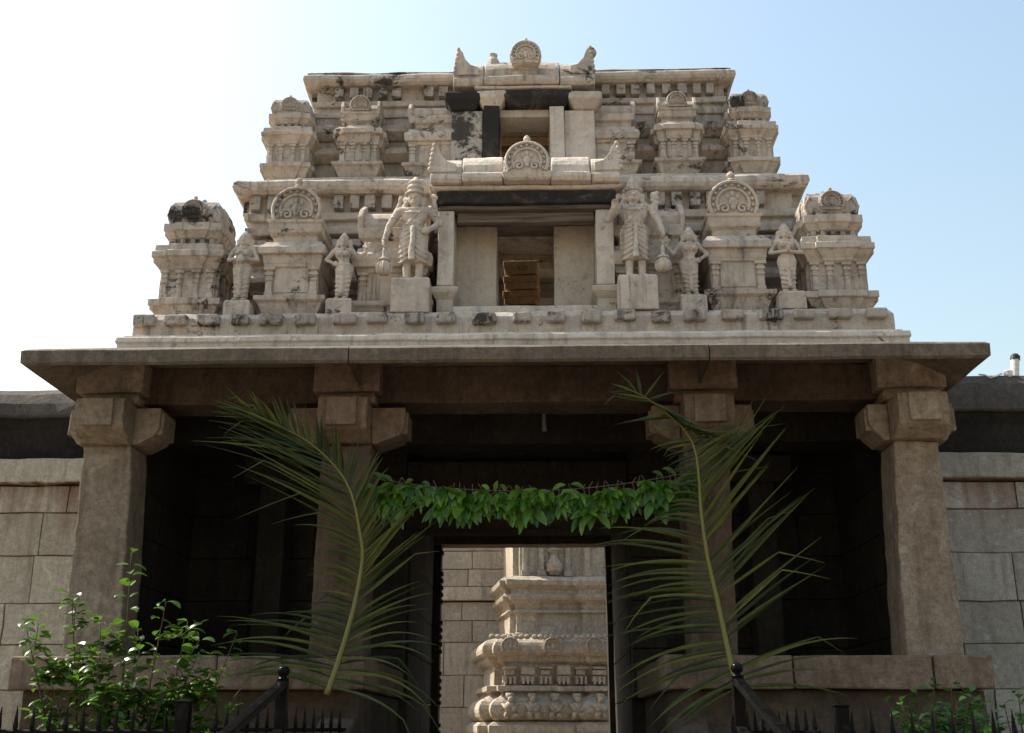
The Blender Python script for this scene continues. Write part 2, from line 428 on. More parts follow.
part(m, 'rear_jamb', 'dark_in', fr, bev=.005)

# --- the big stone eave over the porch
m = MB()
prof = [(-1.25, 5.40), (-.75, 5.385), (-.45, 5.31), (-.2, 5.19), (-.03, 5.112), (0, 5.135), (0.005, 5.26), (-.03, 5.285), (-1.25, 5.33)]
prof = [(-1.25, 5.405), (-.75, 5.40), (-.45, 5.31), (-.2, 5.19), (-.03, 5.112), (0, 5.135), (0.005, 5.26), (-.03, 5.287), (-.9, 5.60), (-1.25, 5.62)]
# built as three slabs that meet at hairline joints
def eave_seg(x0, x1, left, right):
    mm = MB(); L = []
    yF, yB = 10.5, 14.4
    xl, xr = -4.93, 4.77
    ring = []
    for o, z in prof:
        a = (xl - o) if left else x0
        b = (xr + o) if right else x1
        ring.append([(b if right else x1, yB, z)] * 0 + [(a, yB if left else 12.0, z), (a, yF - o, z), (b, yF - o, z), (b, yB if right else 12.0, z)])
    n = len(prof); vs = sum(ring, []); fs = []
    for r in range(n):
        q = (r + 1) % n
        for i in range(3): fs.append((r*4+i, r*4+i+1, q*4+i+1, q*4+i))
    fs.append(tuple(r*4 for r in range(n))); fs.append(tuple(r*4+3 for r in reversed(range(n))))
    return mm.add(vs, fs)
for a, b, l, r in ((-4.93, -1.615, True, False), (-1.605, 1.995, False, False), (2.005, 4.77, False, True)):
    part(eave_seg(a, b, l, r), 'eave_slab', 'granite_eave', jit=.007, bev=.016, seg=.3, freq=1.2)

# ------------------------------------------------------------------ tower: base courses
m = MB().loft(rect(-4.36, 4.33, 11.45, 18.4), [(0, 5.50), (0, 5.66), (.02, 5.68), (.01, 5.74), (-.05, 5.76), (-.05, 5.78)])
bc = part(m, 'base_course', 'plaster_pale', jit=.009, bev=.016, seg=.18)
m = MB().loft(rect(-4.27, 4.26, 11.64, 18.3), [(0, 5.77), (0, 6.02), (-.05, 6.10)])
part(m, 'upper_course', 'plaster', bc, jit=.018, bev=.02, seg=.2)
m = MB(); x = -4.26
while x < 4.2:
    w = random.uniform(.20, .27)
    if random.random() < .86:
        m.box(x, x + w, 11.55, 11.70, 5.93 + random.uniform(-.015, .015), 6.055 + random.uniform(-.01, .01))
    x += w + random.uniform(.10, .2)
m.box(-4.25, 4.24, 11.665, 11.72, 5.95, 6.01)
part(m, 'block_course', 'plaster_dirty', bc, jit=.014, bev=.022, seg=.12)

# ------------------------------------------------------------------ ornament builders (local coords: origin at base centre-front, front towards -y)
def medallion(mb, cx, y, cz, r, t=.05, spirals=True, top=True):
    """horseshoe gable disc with rings, scallops, scrolls and a lotus face in the middle; y is its front"""
    nn = 30
    out = [(cx + r*math.cos(a), cz + r*math.sin(a)) for a in [R(-38) + R(256)*k/nn for k in range(nn+1)]]
    mb.prism_y(out, y, y + t)
    def arc(rr, th, a0=-30, a1=210, yy=-.006):
        mb.tube([(cx + rr*math.cos(R(a)), y + yy, cz + rr*math.sin(R(a))) for a in [a0 + (a1-a0)*k/24 for k in range(25)]], th, 6)
    arc(r*.93, r*.075, yy=-.02); arc(r*.64, r*.06, yy=-.016)
    for k in range(13):
        a = R(-25 + 230*k/12); mb.ell((cx + r*.79*math.cos(a), y - .012, cz + r*.79*math.sin(a)), (r*.075, r*.09, r*.075), 8, 6)
    for k in range(17):
        a = R(-30 + 240*k/16); mb.ell((cx + r*1.0*math.cos(a), y + t*.4, cz + r*1.0*math.sin(a)), (r*.06, t*.5, r*.06), 7, 5)
    if spirals:
        for s in (-1, 1):
            pts = []
            for k in range(22):
                a = k/21*2*math.pi*1.4; rr = r*.23*(1 - k/24)
                pts.append((cx + s*(r*.36 + rr*math.cos(a)), y - .018, cz - r*.22 + rr*math.sin(a)))
            mb.tube(pts, r*.06, 6)
    mb.ell((cx, y, cz + r*.02), (r*.2, r*.16, r*.24), 10, 8)
    mb.ell((cx, y - .01, cz - r*.2), (r*.12, r*.1, r*.1), 8, 6)
    for s in (-1, 1): mb.ell((cx + s*r*.2, y, cz + r*.3), (r*.09, r*.08, r*.12), 8, 6)
    mb.ell((cx, y, cz + r*.42), (r*.1, r*.1, r*.12), 8, 6)
    if top:
        mb.lathe((cx, y + t*.5, cz + r*.96), [(r*.12, 0), (r*.2, r*.08), (r*.1, r*.18), (r*.17, r*.3), (r*.13, r*.42), (r*.04, r*.5)], 10)
    return mb

def pilasters(mb, xs, y, z0, z1, w=.075, d=.03):
    for x in xs:
        h = z1 - z0
        mb.box(x - w*.42, x + w*.42, y - d, y + .05, z0, z1)
        mb.box(x - w*.55, x + w*.55, y - d*1.25, y + .05, z0 + h*.0, z0 + h*.14)
        mb.box(x - w*.5, x + w*.5, y - d*1.4, y + .05, z0 + h*.52, z0 + h*.60)
        mb.box(x - w*.56, x + w*.56, y - d*1.5, y + .05, z0 + h*.70, z0 + h*.80)
        mb.box(x - w*.75, x + w*.75, y - d*1.7, y + .05, z0 + h*.88, z1 - .002)

# square corner turret: origin at base centre
def make_kuta(loc, matb, matr):
    h = .32
    m = MB().box(-h, h, -h, h, .27, .64)
    pilasters(m, (-.27, -.10, .10, .27), -h, .275, .635)
    for sgn in (-1, 1):
        for yy in (-.24, -.05, .15):
            m.box(min(sgn*h*.95, sgn*(h+.03)), max(sgn*h*.95, sgn*(h+.03)), yy - .035, yy + .035, .275, .635)
    t = m.build('corner_turret', matb, jit=.008, bev=.008, seg=.14)
    m = MB().loft(bayrect(-h, h, -h, h, .36, .03), [(-.01, 0), (.0, .03), (.065, .165), (.095, .175), (.095, .25), (.03, .262), (.0, .28)])
    m.build('turret_base', matb, t, jit=.006, bev=.006, seg=.14)
    m = MB().loft(bayrect(-h, h, -h, h, .30, .035), [(-.01, .625), (.02, .645), (.025, .675), (.085, .765), (.105, .775), (.105, .845), (.08, .86), (.075, .935), (.05, .945), (-.06, .96)])
    m.build('turret_cornice', matb, t, jit=.006, bev=.006, seg=.12)
    m = MB().loft(rect(-.25, .25, -.25, .25), [(0, .94), (0, 1.08)])
    for k in range(5):
        for a, b in ((-.26 + k*.115, -.20 + k*.115),): 
            m.box(a, b, -.30, -.25, .965, 1.05); m.box(.25, .30, a, b, .965, 1.05); m.box(-.30, -.25, a, b, .965, 1.05)
    m.build('turret_neck', matr, t, jit=.006, bev=.008, seg=.14)
    m = MB().loft(bayrect(-.27, .27, -.27, .27, .26, .03), [(0, 1.05), (.02, 1.06), (.06, 1.13), (.075, 1.14), (.075, 1.235), (.04, 1.25)])
    m.build('turret_plate', matb, t, jit=.005, bev=.005, seg=.12)
    m = MB().loft(bayrect(-.27, .27, -.27, .27, .2, .02), [(.03, 1.24), (.045, 1.30), (.05, 1.40), (.035, 1.48), (.0, 1.54), (-.05, 1.575), (-.16, 1.59)])
    m.build('turret_dome', matr, t, jit=.012, bev=.012, seg=.1)
    m = MB(); medallion(m, 0, -.36, 1.39, .145, .07)
    for s in (-1, 1):
        m.ell((s*.255, -.30, 1.33), (.05, .04, .075)); m.tube([(s*.28, -.31, 1.26), (s*.31, -.325, 1.35), (s*.25, -.32, 1.47), (s*.19, -.31, 1.42)], .02, 6)
    m.build('turret_medallion', matr, t, smooth=False)
    m = MB().lathe((0, 0, 1.58), [(.06, 0), (.07, .02), (.03, .05), (.05, .08), (.035, .11), (.01, .14)], 12)
    m.build('finial', matr, t, smooth=True)
    t.parent = gw; t.location = Vector(loc) - GW
    return t

# turret with a round gable on top
def make_panjara(loc, mat, horn=False):
    h = .31
    m = MB().box(-h, h, -h, h, .27, .64)
    m.box(-.2, .2, -h - .012, -h + .02, .32, .59)
    pilasters(m, (-.26, .26), -h, .275, .635, .09)
    if horn: pilasters(m, (-.09, .09), -h, .275, .635, .07)
    t = m.build('gabled_turret', mat, jit=.005, bev=.005, seg=.14)
    m = MB().loft(rect(-h, h, -h, h), [(-.02, 0), (.0, .03), (.06, .17), (.10, .20), (.105, .25), (.03, .268), (.0, .28)])
    m.build('turret_base', mat, t, jit=.006, bev=.006, seg=.14)
    plan = bayrect(-h, h, -h, h, .34, .04) if horn else rect(-h, h, -h, h)
    m = MB().loft(plan, [(-.01, .625), (.02, .64), (.025, .675), (.03, .68), (.045, .775), (.09, .785), (.09, .865), (.06, .905), (.045, .91), (.02, .955), (-.05, .97)])
    m.build('turret_cornice', mat, t, jit=.006, bev=.006, seg=.12)
    m = MB().loft(rect(-.26, .26, -.26, .26), [(0, .95), (0, 1.06), (.05, 1.09), (.06, 1.13)])
    m.build('turret_neck', mat, t, jit=.006, bev=.008, seg=.14)
    m = MB().loft(rect(-.27, .27, -.27, .27), [(0, 1.10), (.035, 1.12), (.04, 1.20), (.06, 1.215), (.06, 1.25), (.02, 1.262)])
    m.build('turret_plate', mat, t, jit=.005, bev=.005, seg=.12)
    m = MB()
    if horn:
        arch = [(y, z) for y, z in [(-.26, 1.25), (-.27, 1.34), (-.2, 1.44), (0, 1.5), (.2, 1.44), (.27, 1.34), (.26, 1.25)]]
        m.prism_x(arch, -.30, .30)
        for s in (-1, 1):
            a2 = [(-.30, 1.25), (-.31, 1.36), (-.24, 1.50), (-.05, 1.58), (.2, 1.46), (.27, 1.25)]
            m.prism_x(a2, s*.30 - .025, s*.30 + .025)
    else:
        arch = [(.27*math.cos(R(a))*1.02, 1.36 + .24*math.sin(R(a))) for a in range(-25, 206, 15)]
        m.prism_y(arch, -.26, .24)
    m.build('turret_roof', mat, t, jit=.008, bev=.01, seg=.12)
    m = MB(); r = .17 if horn else .30
    medallion(m, 0, -.33 if horn else -.30, 1.375 if horn else 1.385, r, .06, top=not horn)
    m.build('turret_medallion', mat, t)
    t.parent = gw; t.location = Vector(loc) - GW
    return t

# oblong turret with a barrel roof ending in an upturned fin
def make_sala(loc, mat, hw=.42):
    h = .30
    m = MB().box(-hw, hw, -h, h, .27, .64); pilasters(m, (-hw + .06, hw - .06), -h, .275, .635, .09)
    t = m.build('barrel_turret', mat, jit=.005, bev=.005, seg=.14)
    m = MB().loft(rect(-hw, hw, -h, h), [(-.02, 0), (.0, .03), (.06, .17), (.10, .20), (.105, .25), (.03, .268), (.0, .28)])
    m.build('turret_base', mat, t, jit=.006, bev=.006, seg=.14)
    m = MB().loft(rect(-hw, hw, -h, h), [(-.02, .625), (.02, .64), (.025, .69), (.07, .70), (.085, .80), (.07, .86), (.025, .905), (.015, .955), (-.05, .97)])
    m.build('turret_cornice', mat, t, jit=.006, bev=.006, seg=.12)
    m = MB().loft(rect(-hw + .04, hw - .04, -.26, .26), [(0, .95), (0, 1.06), (.05, 1.09), (.06, 1.22), (.02, 1.24)])
    m.build('turret_neck', mat, t, jit=.006, bev=.008, seg=.14)
    m = MB(); arch = [(.27*math.cos(R(a)), 1.30 + .22*math.sin(R(a))) for a in range(-20, 201, 20)]
    m.prism_x([(y, z) for y, z in arch], -hw, hw)
    fin = [(-.30, 1.22), (-.33, 1.36), (-.24, 1.50), (-.04, 1.64), (.10, 1.50), (.27, 1.36), (.26, 1.22)]
    for s in (-1, 1): m.prism_x(fin, s*hw - .03, s*hw + .03)
    m.build('turret_roof', mat, t, jit=.01, bev=.012, seg=.12)
    t.parent = gw; t.location = Vector(loc) - GW
    return t

# ------------------------------------------------------------------ tower: storey one
def wallring(x0, x1, y0, y1, prof, hole=None):
    return MB().loft(rect(x0, x1, y0, y1), prof)
def storey(x0, x1, yf, yb, z0, z1, hx0, hx1, hz0, hz1, mat):
    """hollow storey with an opening in the front and in the back wall"""
    m = MB(); th = .35
    for ya, yb_, a, b, c, d in ((yf, yf + th, hx0, hx1, hz0, hz1), (yb - th, yb, x0 + .6, x1 - .6, z0 + .12, z1 - .35)):  # wide unseen back opening, added to let sun into the storey
        m.box(x0, a, ya, yb_, z0, z1); m.box(b, x1, ya, yb_, z0, z1)
        m.box(a, b, ya, yb_, z0, c); m.box(a, b, ya, yb_, d, z1)
    m.box(x0, x0 + th, yf + th, yb - th, z0, z1); m.box(x1 - th, x1, yf + th, yb - th, z0, z1)
    return m
w1 = part(storey(-3.36, 3.52, 12.75, 17.6, 6.02, 8.1, -.20, .50, 6.50, 7.62, 'plaster'), 'storey_wall', 'plaster', jit=.008, bev=.01, seg=.35)
def moulding(x0, x1, yf, gaps, prof, name, mat, parent):
    """stringcourses along the front wall, left out where the window porch stands, returned along the sides"""
    for a, b in gaps:
        m = MB(); n = len(prof)
        vs = [(a, yf - o, z) for o, z in prof] + [(b, yf - o, z) for o, z in prof]
        m.add(vs, [tuple(range(n)), tuple(reversed(range(n, 2*n)))] + [(i, n+i, n+(i+1) % n, (i+1) % n) for i in range(n)])
        part(m, name, mat, parent, jit=.008, bev=.01, seg=.25)
for a, b in ((-3.74, -3.365), (3.525, 3.80)):
    part(MB().box(a, b, 12.5, 17.6, 6.05, 7.05), 'end_wall', 'plaster', w1, jit=.008, bev=.01, seg=.3)
G1 = ((-3.42, -.9), (1.2, 3.58))
moulding(0, 0, 12.75, G1, [(-.02, 6.03), (.16, 6.03), (.16, 6.22), (.06, 6.28), (.06, 6.36), (-.02, 6.36)], 'plinth_moulding', 'plaster', w1)
moulding(0, 0, 12.75, G1, [(-.02, 6.72), (.06, 6.72), (.08, 6.78), (.2, 6.84), (.2, 6.90), (.12, 7.00), (.05, 7.04), (-.02, 7.04)], 'wall_moulding', 'plaster', w1)
moulding(0, 0, 12.75, G1, [(-.02, 7.16), (.06, 7.16), (.2, 7.22), (.22, 7.32), (.14, 7.38), (.14, 7.44), (-.02, 7.46)], 'wall_moulding', 'plaster', w1)
def cornice(x0, x1, yf, yb, z, k, name, mat, dent, inn):
    P = [(inn, z-.72*k), (.05, z-.72*k), (.06, z-.62*k), (.01, z-.60*k), (.01, z-.55*k), (.07, z-.53*k), (.08, z-.44*k), (.02, z-.42*k),
         (.02, z-.21*k), (.15, z-.205*k), (.19, z-.17*k), (.21, z-.12*k), (.20, z-.05*k), (.16, z-.01*k), (.10, z), (inn, z+.02*k), (inn, z-.72*k)]
    c = part(MB().loft(rect(x0, x1, yf, yb), P, cap=False), name, mat, jit=.014, bev=.012, seg=.2)
    m = MB(); x = x0 + .02; 
    while x < x1 - .08:
        w = random.uniform(.105, .135)
        if random.random() < .95: m.box(x, x + w, yf - .125, yf + .03, z - .40*k, z - .212*k)
        x += w + random.uniform(.065, .10)
    for xs in (x0, x1):
        y = yf + .05
        while y < yb - .1: m.box(xs - .12 if xs == x0 else xs - .02, xs + .02 if xs == x0 else xs + .12, y, y + .12, z - .40*k, z - .212*k); y += .205
    m.loft(rect(x0 - .012, x1 + .012, yf - .012, yb), [(0, z - .38*k), (0, z - .23*k), (-.1, z - .23*k), (-.1, z - .38*k), (0, z - .38*k)], cap=False)
    part(m, 'dentil_row', dent, c, jit=.008, bev=.01, seg=.12)
    return c
cornice(-3.33, 3.48, 12.68, 17.7, 8.235, 1.0, 'cornice', 'plaster', 'plaster_dirty', -.62)

FL = 6.10
ku = make_kuta((-3.79, 12.24, FL), 'plaster', 'plaster_dirty')
copy_tree(ku, gw, Vector((3.76, 12.24, FL + .02)) - GW)
pa = make_panjara((-2.57, 12.22, FL + .02), 'plaster')
copy_tree(pa, gw, Vector((2.61, 12.22, FL + .04)) - GW)
sa = make_sala((-1.42, 12.36, FL), 'plaster', .40)
copy_tree(sa, gw, Vector((1.62, 12.36, FL)) - GW)

# window porch of storey one
m = MB().box(-.9, 1.22, 12.60, 12.74, 6.06, 6.12)
pp = part(m, 'window_porch', 'plaster_pale', jit=.008, bev=.012, seg=.2)
for x0, x1 in ((-.88, -.69), (.99, 1.20)):
    part(MB().box(x0, x1, 11.98, 12.6, 6.54, 7.50), 'window_jamb', 'plaster_pale', pp, jit=.008, bev=.012, seg=.2)
for x0, x1 in ((-.88, -.69), (.99, 1.20)):
    m = MB(); m.loft(rect(x0, x1, 11.98, 12.6), [(.0, 6.06), (.0, 6.36), (.06, 6.44), (.07, 6.50), (.0, 6.535)])
    part(m, 'jamb_base', 'plaster_warm', pp, jit=.008, bev=.01)
m = MB().box(-.69, -.20, 12.45, 12.74, 6.1, 7.62)
m2 = MB().box(.50, .99, 12.45, 12.74, 6.1, 7.62).box(-.197, .497, 12.47, 12.74, 6.1, 6.47)
part(m, 'side_panel', 'plaster_warm', pp, jit=.008, bev=.008); part(m2, 'side_panel', 'plaster_warm', pp, jit=.008, bev=.008)
m = MB().box(-.685, .985, 11.84, 12.44, 6.08, 6.23)
part(m, 'window_sill', 'plaster_pale', pp, jit=.012, bev=.02)
m = MB().box(-.90, 1.23, 11.90, 12.75, 7.56, 7.72)
part(m, 'lintel', 'blackened', pp, jit=.012, bev=.015, seg=.15)
m = MB().box(-.88, 1.21, 11.96, 12.75, 7.505, 7.555).box(-.66, .98, 12.04, 12.14, 7.375, 7.503)
part(m, 'timber_beam', 'timber', pp, jit=.01, bev=.008, seg=.2)
m = MB().loft(rect(-.95, 1.28, 11.92, 12.8), [(-.04, 7.725), (.03, 7.74), (.05, 7.78), (-.04, 7.80)])
part(m, 'roof_slab', 'plaster_pale', pp, jit=.014, bev=.015, seg=.14)
def barrel(xs, yc, zb, zt, ry, bays, cx, med_r, med_z, parent, mat, finz):
    """barrel roof: one mesh per bay, curved in section, plus its skirting, gables and medallion"""
    H = zt - zb
    for (a, b, dz, lip) in bays:
        sec = [(yc - ry - lip, zb), (yc - ry - lip - .025, zb + H*.10), (yc - ry - lip - .02, zb + H*.22), (yc - ry - lip + .01, zb + H*.26), (yc - ry + .0, zb + H*.28)]
        sec += [(yc - ry*math.cos(R(q)), zb + H*.30 + (H*.70 + dz)*math.sin(R(q))) for q in range(8, 91, 12)] + [(yc + ry*.8, zb + H*.6), (yc + ry, zb)]
        part(MB().prism_x(sec, a, b), 'barrel_roof', mat, parent, jit=.012, bev=.014, seg=.12)
    for x, s in ((xs[0], -1), (xs[1], 1)):
        m = MB(); h0 = zb + H*.34
        poly = [(x + s*.05, h0), (x + s*.065, h0 + (finz - h0)*.55), (x + s*.03, finz - .03), (x, finz), (x - s*.04, finz - .04), (x - s*.075, h0 + (finz - h0)*.62),
                (x - s*.15, h0 + (finz - h0)*.38), (x - s*.25, h0 + (finz - h0)*.30), (x - s*.26, h0)]
        if s > 0: poly = poly[::-1]
        m.prism_y(poly, yc - ry - .02, yc - ry*.2)
        for k in range(6):
            q = k/5; m.ell((x + s*(.065 - .05*q), yc - ry - .01, h0 + .04 + (finz - h0 - .04)*q), (.028, .035, .032), 7, 5)
        part(m, 'end_gable', mat, parent, jit=.006, bev=.012, seg=.12)
    m = MB(); medallion(m, cx, yc - ry - .13, med_z, med_r, .14)
    part(m, 'roof_medallion', 'plaster_pale', parent)
barrel((-.92, 1.24), 12.2, 7.79, 8.26, .34,
       [(-.97, -.60, -.02, .03), (-.59, -.11, .02, .07), (.47, .93, .02, .07), (.94, 1.28, -.02, .03)], .18, .265, 8.01, pp, 'plaster_pale', 8.31)
m = MB().loft(rect(-.10, .46, 11.74, 12.5), [(-.03, 7.79), (.0, 7.81), (.02, 7.88), (.0, 7.90)])
part(m, 'medallion_base', 'plaster_pale', pp, jit=.01, bev=.012)
m = MB()
for k in range(24):                                        # corbelled lining of the hollow shaft, seen through the window
    z = 6.2 + .16*k; d = (.05, .22, .12)[k % 3]
    m.box(-2.3, 2.44, 16.15 - d, 16.62, z, z + .15)
m.box(-2.3, 2.44, 16.2, 16.62, 6.15, 10.0)
part(m, 'shaft_lining', 'plaster_warm', w1, jit=.01, bev=.012, seg=.3)
m = MB(); ca, sa_ = math.cos(R(-3)), math.sin(R(-3))
for k in range(10):
    hw = .245 + .02*(k % 2)
    m0 = len(m.v); m.box(-hw, hw, -hw, hw, 7.1 + .12*k, 7.1 + .12*(k+1) - .025*(k % 2))
    m.v[m0:] = [(.06 + x*ca - y*sa_, 15.5 + x*sa_ + y*ca, z) for x, y, z in m.v[m0:]]
m.box(-.15, .35, 15.3, 15.7, 6.1, 7.1)
part(m, 'slat_stack', 'ochre', w1, jit=.008, bev=.01)  # stack standing in for sunlit slats, their glow in the ochre
m = MB().box(-3.0, 3.16, 13.11, 17.58, 6.02, 6.12)
part(m, 'storey_floor', 'plaster_warm', w1)

# ------------------------------------------------------------------ tower: storey two
m = MB().loft(rect(-3.2, 3.35, 12.84, 17.5), [(0, 8.19), (0, 8.40), (-.03, 8.44), (-.5, 8.44), (-.5, 8.19), (0, 8.19)], cap=False)
part(m, 'storey_base', 'plaster', jit=.012, bev=.015)
w2 = part(storey(-2.72, 2.86, 13.32, 17.0, 8.40, 10.1, -.19, .46, 8.60, 9.46, 'plaster'), 'storey_wall', 'plaster', jit=.008, bev=.01, seg=.35)
G2 = ((-2.78, -.8), (1.06, 2.92))
moulding(0, 0, 13.32, G2, [(-.02, 8.41), (.12, 8.41), (.12, 8.56), (.04, 8.64), (-.02, 8.64)], 'plinth_moulding', 'plaster', w2)
moulding(0, 0, 13.32, G2, [(-.02, 8.86), (.05, 8.86), (.16, 8.94), (.16, 9.0), (.05, 9.10), (-.02, 9.10)], 'wall_moulding', 'plaster', w2)
moulding(0, 0, 13.32, G2, [(-.02, 9.2), (.05, 9.2), (.17, 9.27), (.17, 9.36), (.08, 9.42), (-.02, 9.44)], 'wall_moulding', 'plaster_dirty', w2)
cornice(-2.70, 2.80, 13.34, 17.0, 10.18, .85, 'cornice', 'plaster', 'plaster_dirty', -.30)
m = MB().loft(rect(-2.84, 2.94, 13.2, 17.1), [(0, 10.18), (.02, 10.20), (-.02, 10.225), (-.46, 10.225), (-.46, 10.18), (0, 10.18)], cap=False)  # roof shaped open at the back so sun reaches the shaft
m.box(-2.4, 2.5, 13.6, 15.3, 10.18, 10.22)
part(m, 'roof_slab', 'plaster_dirty', jit=.014, bev=.012, seg=.15)
F2 = 8.44; S2 = (.80, .80, .775)
copy_tree(ku, gw, Vector((-2.98, 13.15, F2)) - GW, S2); copy_tree(ku, gw, Vector((3.10, 13.15, F2)) - GW, S2)
ph = make_panjara((-2.04, 13.13, F2), 'plaster', True); ph.scale = S2
copy_tree(ph, gw, Vector((2.15, 13.13, F2)) - GW, S2)
s2 = copy_tree(sa, gw, Vector((-1.05, 13.16, F2)) - GW, (.82, .80, .75)); copy_tree(sa, gw, Vector((1.25, 13.16, F2)) - GW, (.82, .80, .75))
# window porch of storey two
m = MB().box(.665, 1.06, 12.84, 13.4, 8.5, 9.37).box(.47, .66, 12.78, 13.4, 8.5, 9.40)
p2 = part(m, 'window_porch', 'plaster_pale', jit=.008, bev=.012, seg=.2)
m = MB().box(-.82, -.41, 12.84, 13.4, 8.5, 9.37)
part(m, 'blackened_panel', 'half_black', p2, jit=.008, bev=.012, seg=.2)
m = MB().box(-.40, -.195, 12.80, 13.4, 8.5, 9.46)
part(m, 'blackened_jamb', 'blackened', p2, jit=.008, bev=.012, seg=.2)
m = MB().box(-.19, .465, 12.9, 13.3, 9.31, 9.42)
part(m, 'timber_beam', 'plaster_warm', p2, jit=.006, bev=.008)
def cush(x0, x1, z0, z1): return MB().loft(rect(x0, x1, 12.76, 13.4), [(-.05, z0), (.0, z0 + (z1-z0)*.35), (.03, z0 + (z1-z0)*.5), (.03, z1 - .03), (.0, z1)])
part(cush(-.88, -.47, 9.375, 9.62), 'lintel', 'blackened', p2, jit=.012, bev=.015, seg=.12)
part(cush(-.455, -.13, 9.41, 9.64), 'lintel', 'plaster_pale', p2, jit=.012, bev=.015, seg=.12)
part(cush(-.115, .735, 9.425, 9.63), 'lintel', 'blackened', p2, jit=.012, bev=.015, seg=.12)
part(cush(.745, 1.13, 9.375, 9.61), 'lintel', 'plaster', p2, jit=.012, bev=.015, seg=.12)
m = MB().loft(rect(-.50, .75, 12.74, 13.5), [(0, 9.645), (.02, 9.66), (0, 9.685)])
part(m, 'roof_slab', 'plaster_pale', p2, jit=.01, bev=.01)
barrel((-.72, 1.0), 13.1, 9.70, 10.20, .33,
       [(-.80, -.40, -.02, .02), (-.39, .60, .02, .06), (.61, 1.07, -.02, .02)], .16, .20, 10.10, p2, 'plaster', 10.26)
m = MB(); m.ell((1.03, 12.85, 10.24), (.075, .10, .075)); m.ell((1.06, 12.79, 10.20), (.05, .06, .05)); m.lathe((-.28, 12.95, 10.1), [(.1, 0), (.08, .1), (.05, .16), (.06, .2), (.02, .23)], 10)
part(m, 'gable_knob', 'plaster_dirty', p2, jit=.01)
m = MB()
for k in range(4): m.box(-2.36, 2.5, 13.7 + .4*k, 13.94 + .4*k, 9.92 - .02*(k % 2), 10.06)
m.box(-2.36, 2.5, 13.68, 15.28, 10.05, 10.1)
part(m, 'ceiling_beams', 'ochre', w2, jit=.01, bev=.01)

# ------------------------------------------------------------------ statues
def hand(mb, w, d, nrm, s=1.0):
    """palm, four unequal curled fingers and a thumb; w wrist, d direction, nrm the way the palm faces"""
    w = Vector(w); d = Vector(d).normalized(); nrm = Vector(nrm); nrm = (nrm - d*nrm.dot(d)).normalized(); sd_ = d.cross(nrm)
    for k, L in zip((-1.5, -.5, .5, 1.5), (.034, .043, .046, .036)):
        a = w + sd_*k*.005*s; b = w + d*.04*s + sd_*k*.0125*s
        mb.cap(a, b, .013*s, .0095*s, 8)
        c = b + (d*.8 + nrm*.35)*L*.55*s; e = c + (d*.35 + nrm*.9)*L*.5*s
        mb.cap(b, c, .0085*s, .008*s, 8); mb.cap(c, e, .008*s, .0065*s, 8)
    t0 = w + d*.012*s + sd_*.016*s; t1 = t0 + (d*.55 + sd_*.6 + nrm*.3)*.028*s; t2 = t1 + (d*.8 + nrm*.5)*.022*s
    mb.cap(t0, t1, .0115*s, .009*s, 8); mb.cap(t1, t2, .009*s, .007*s, 8)

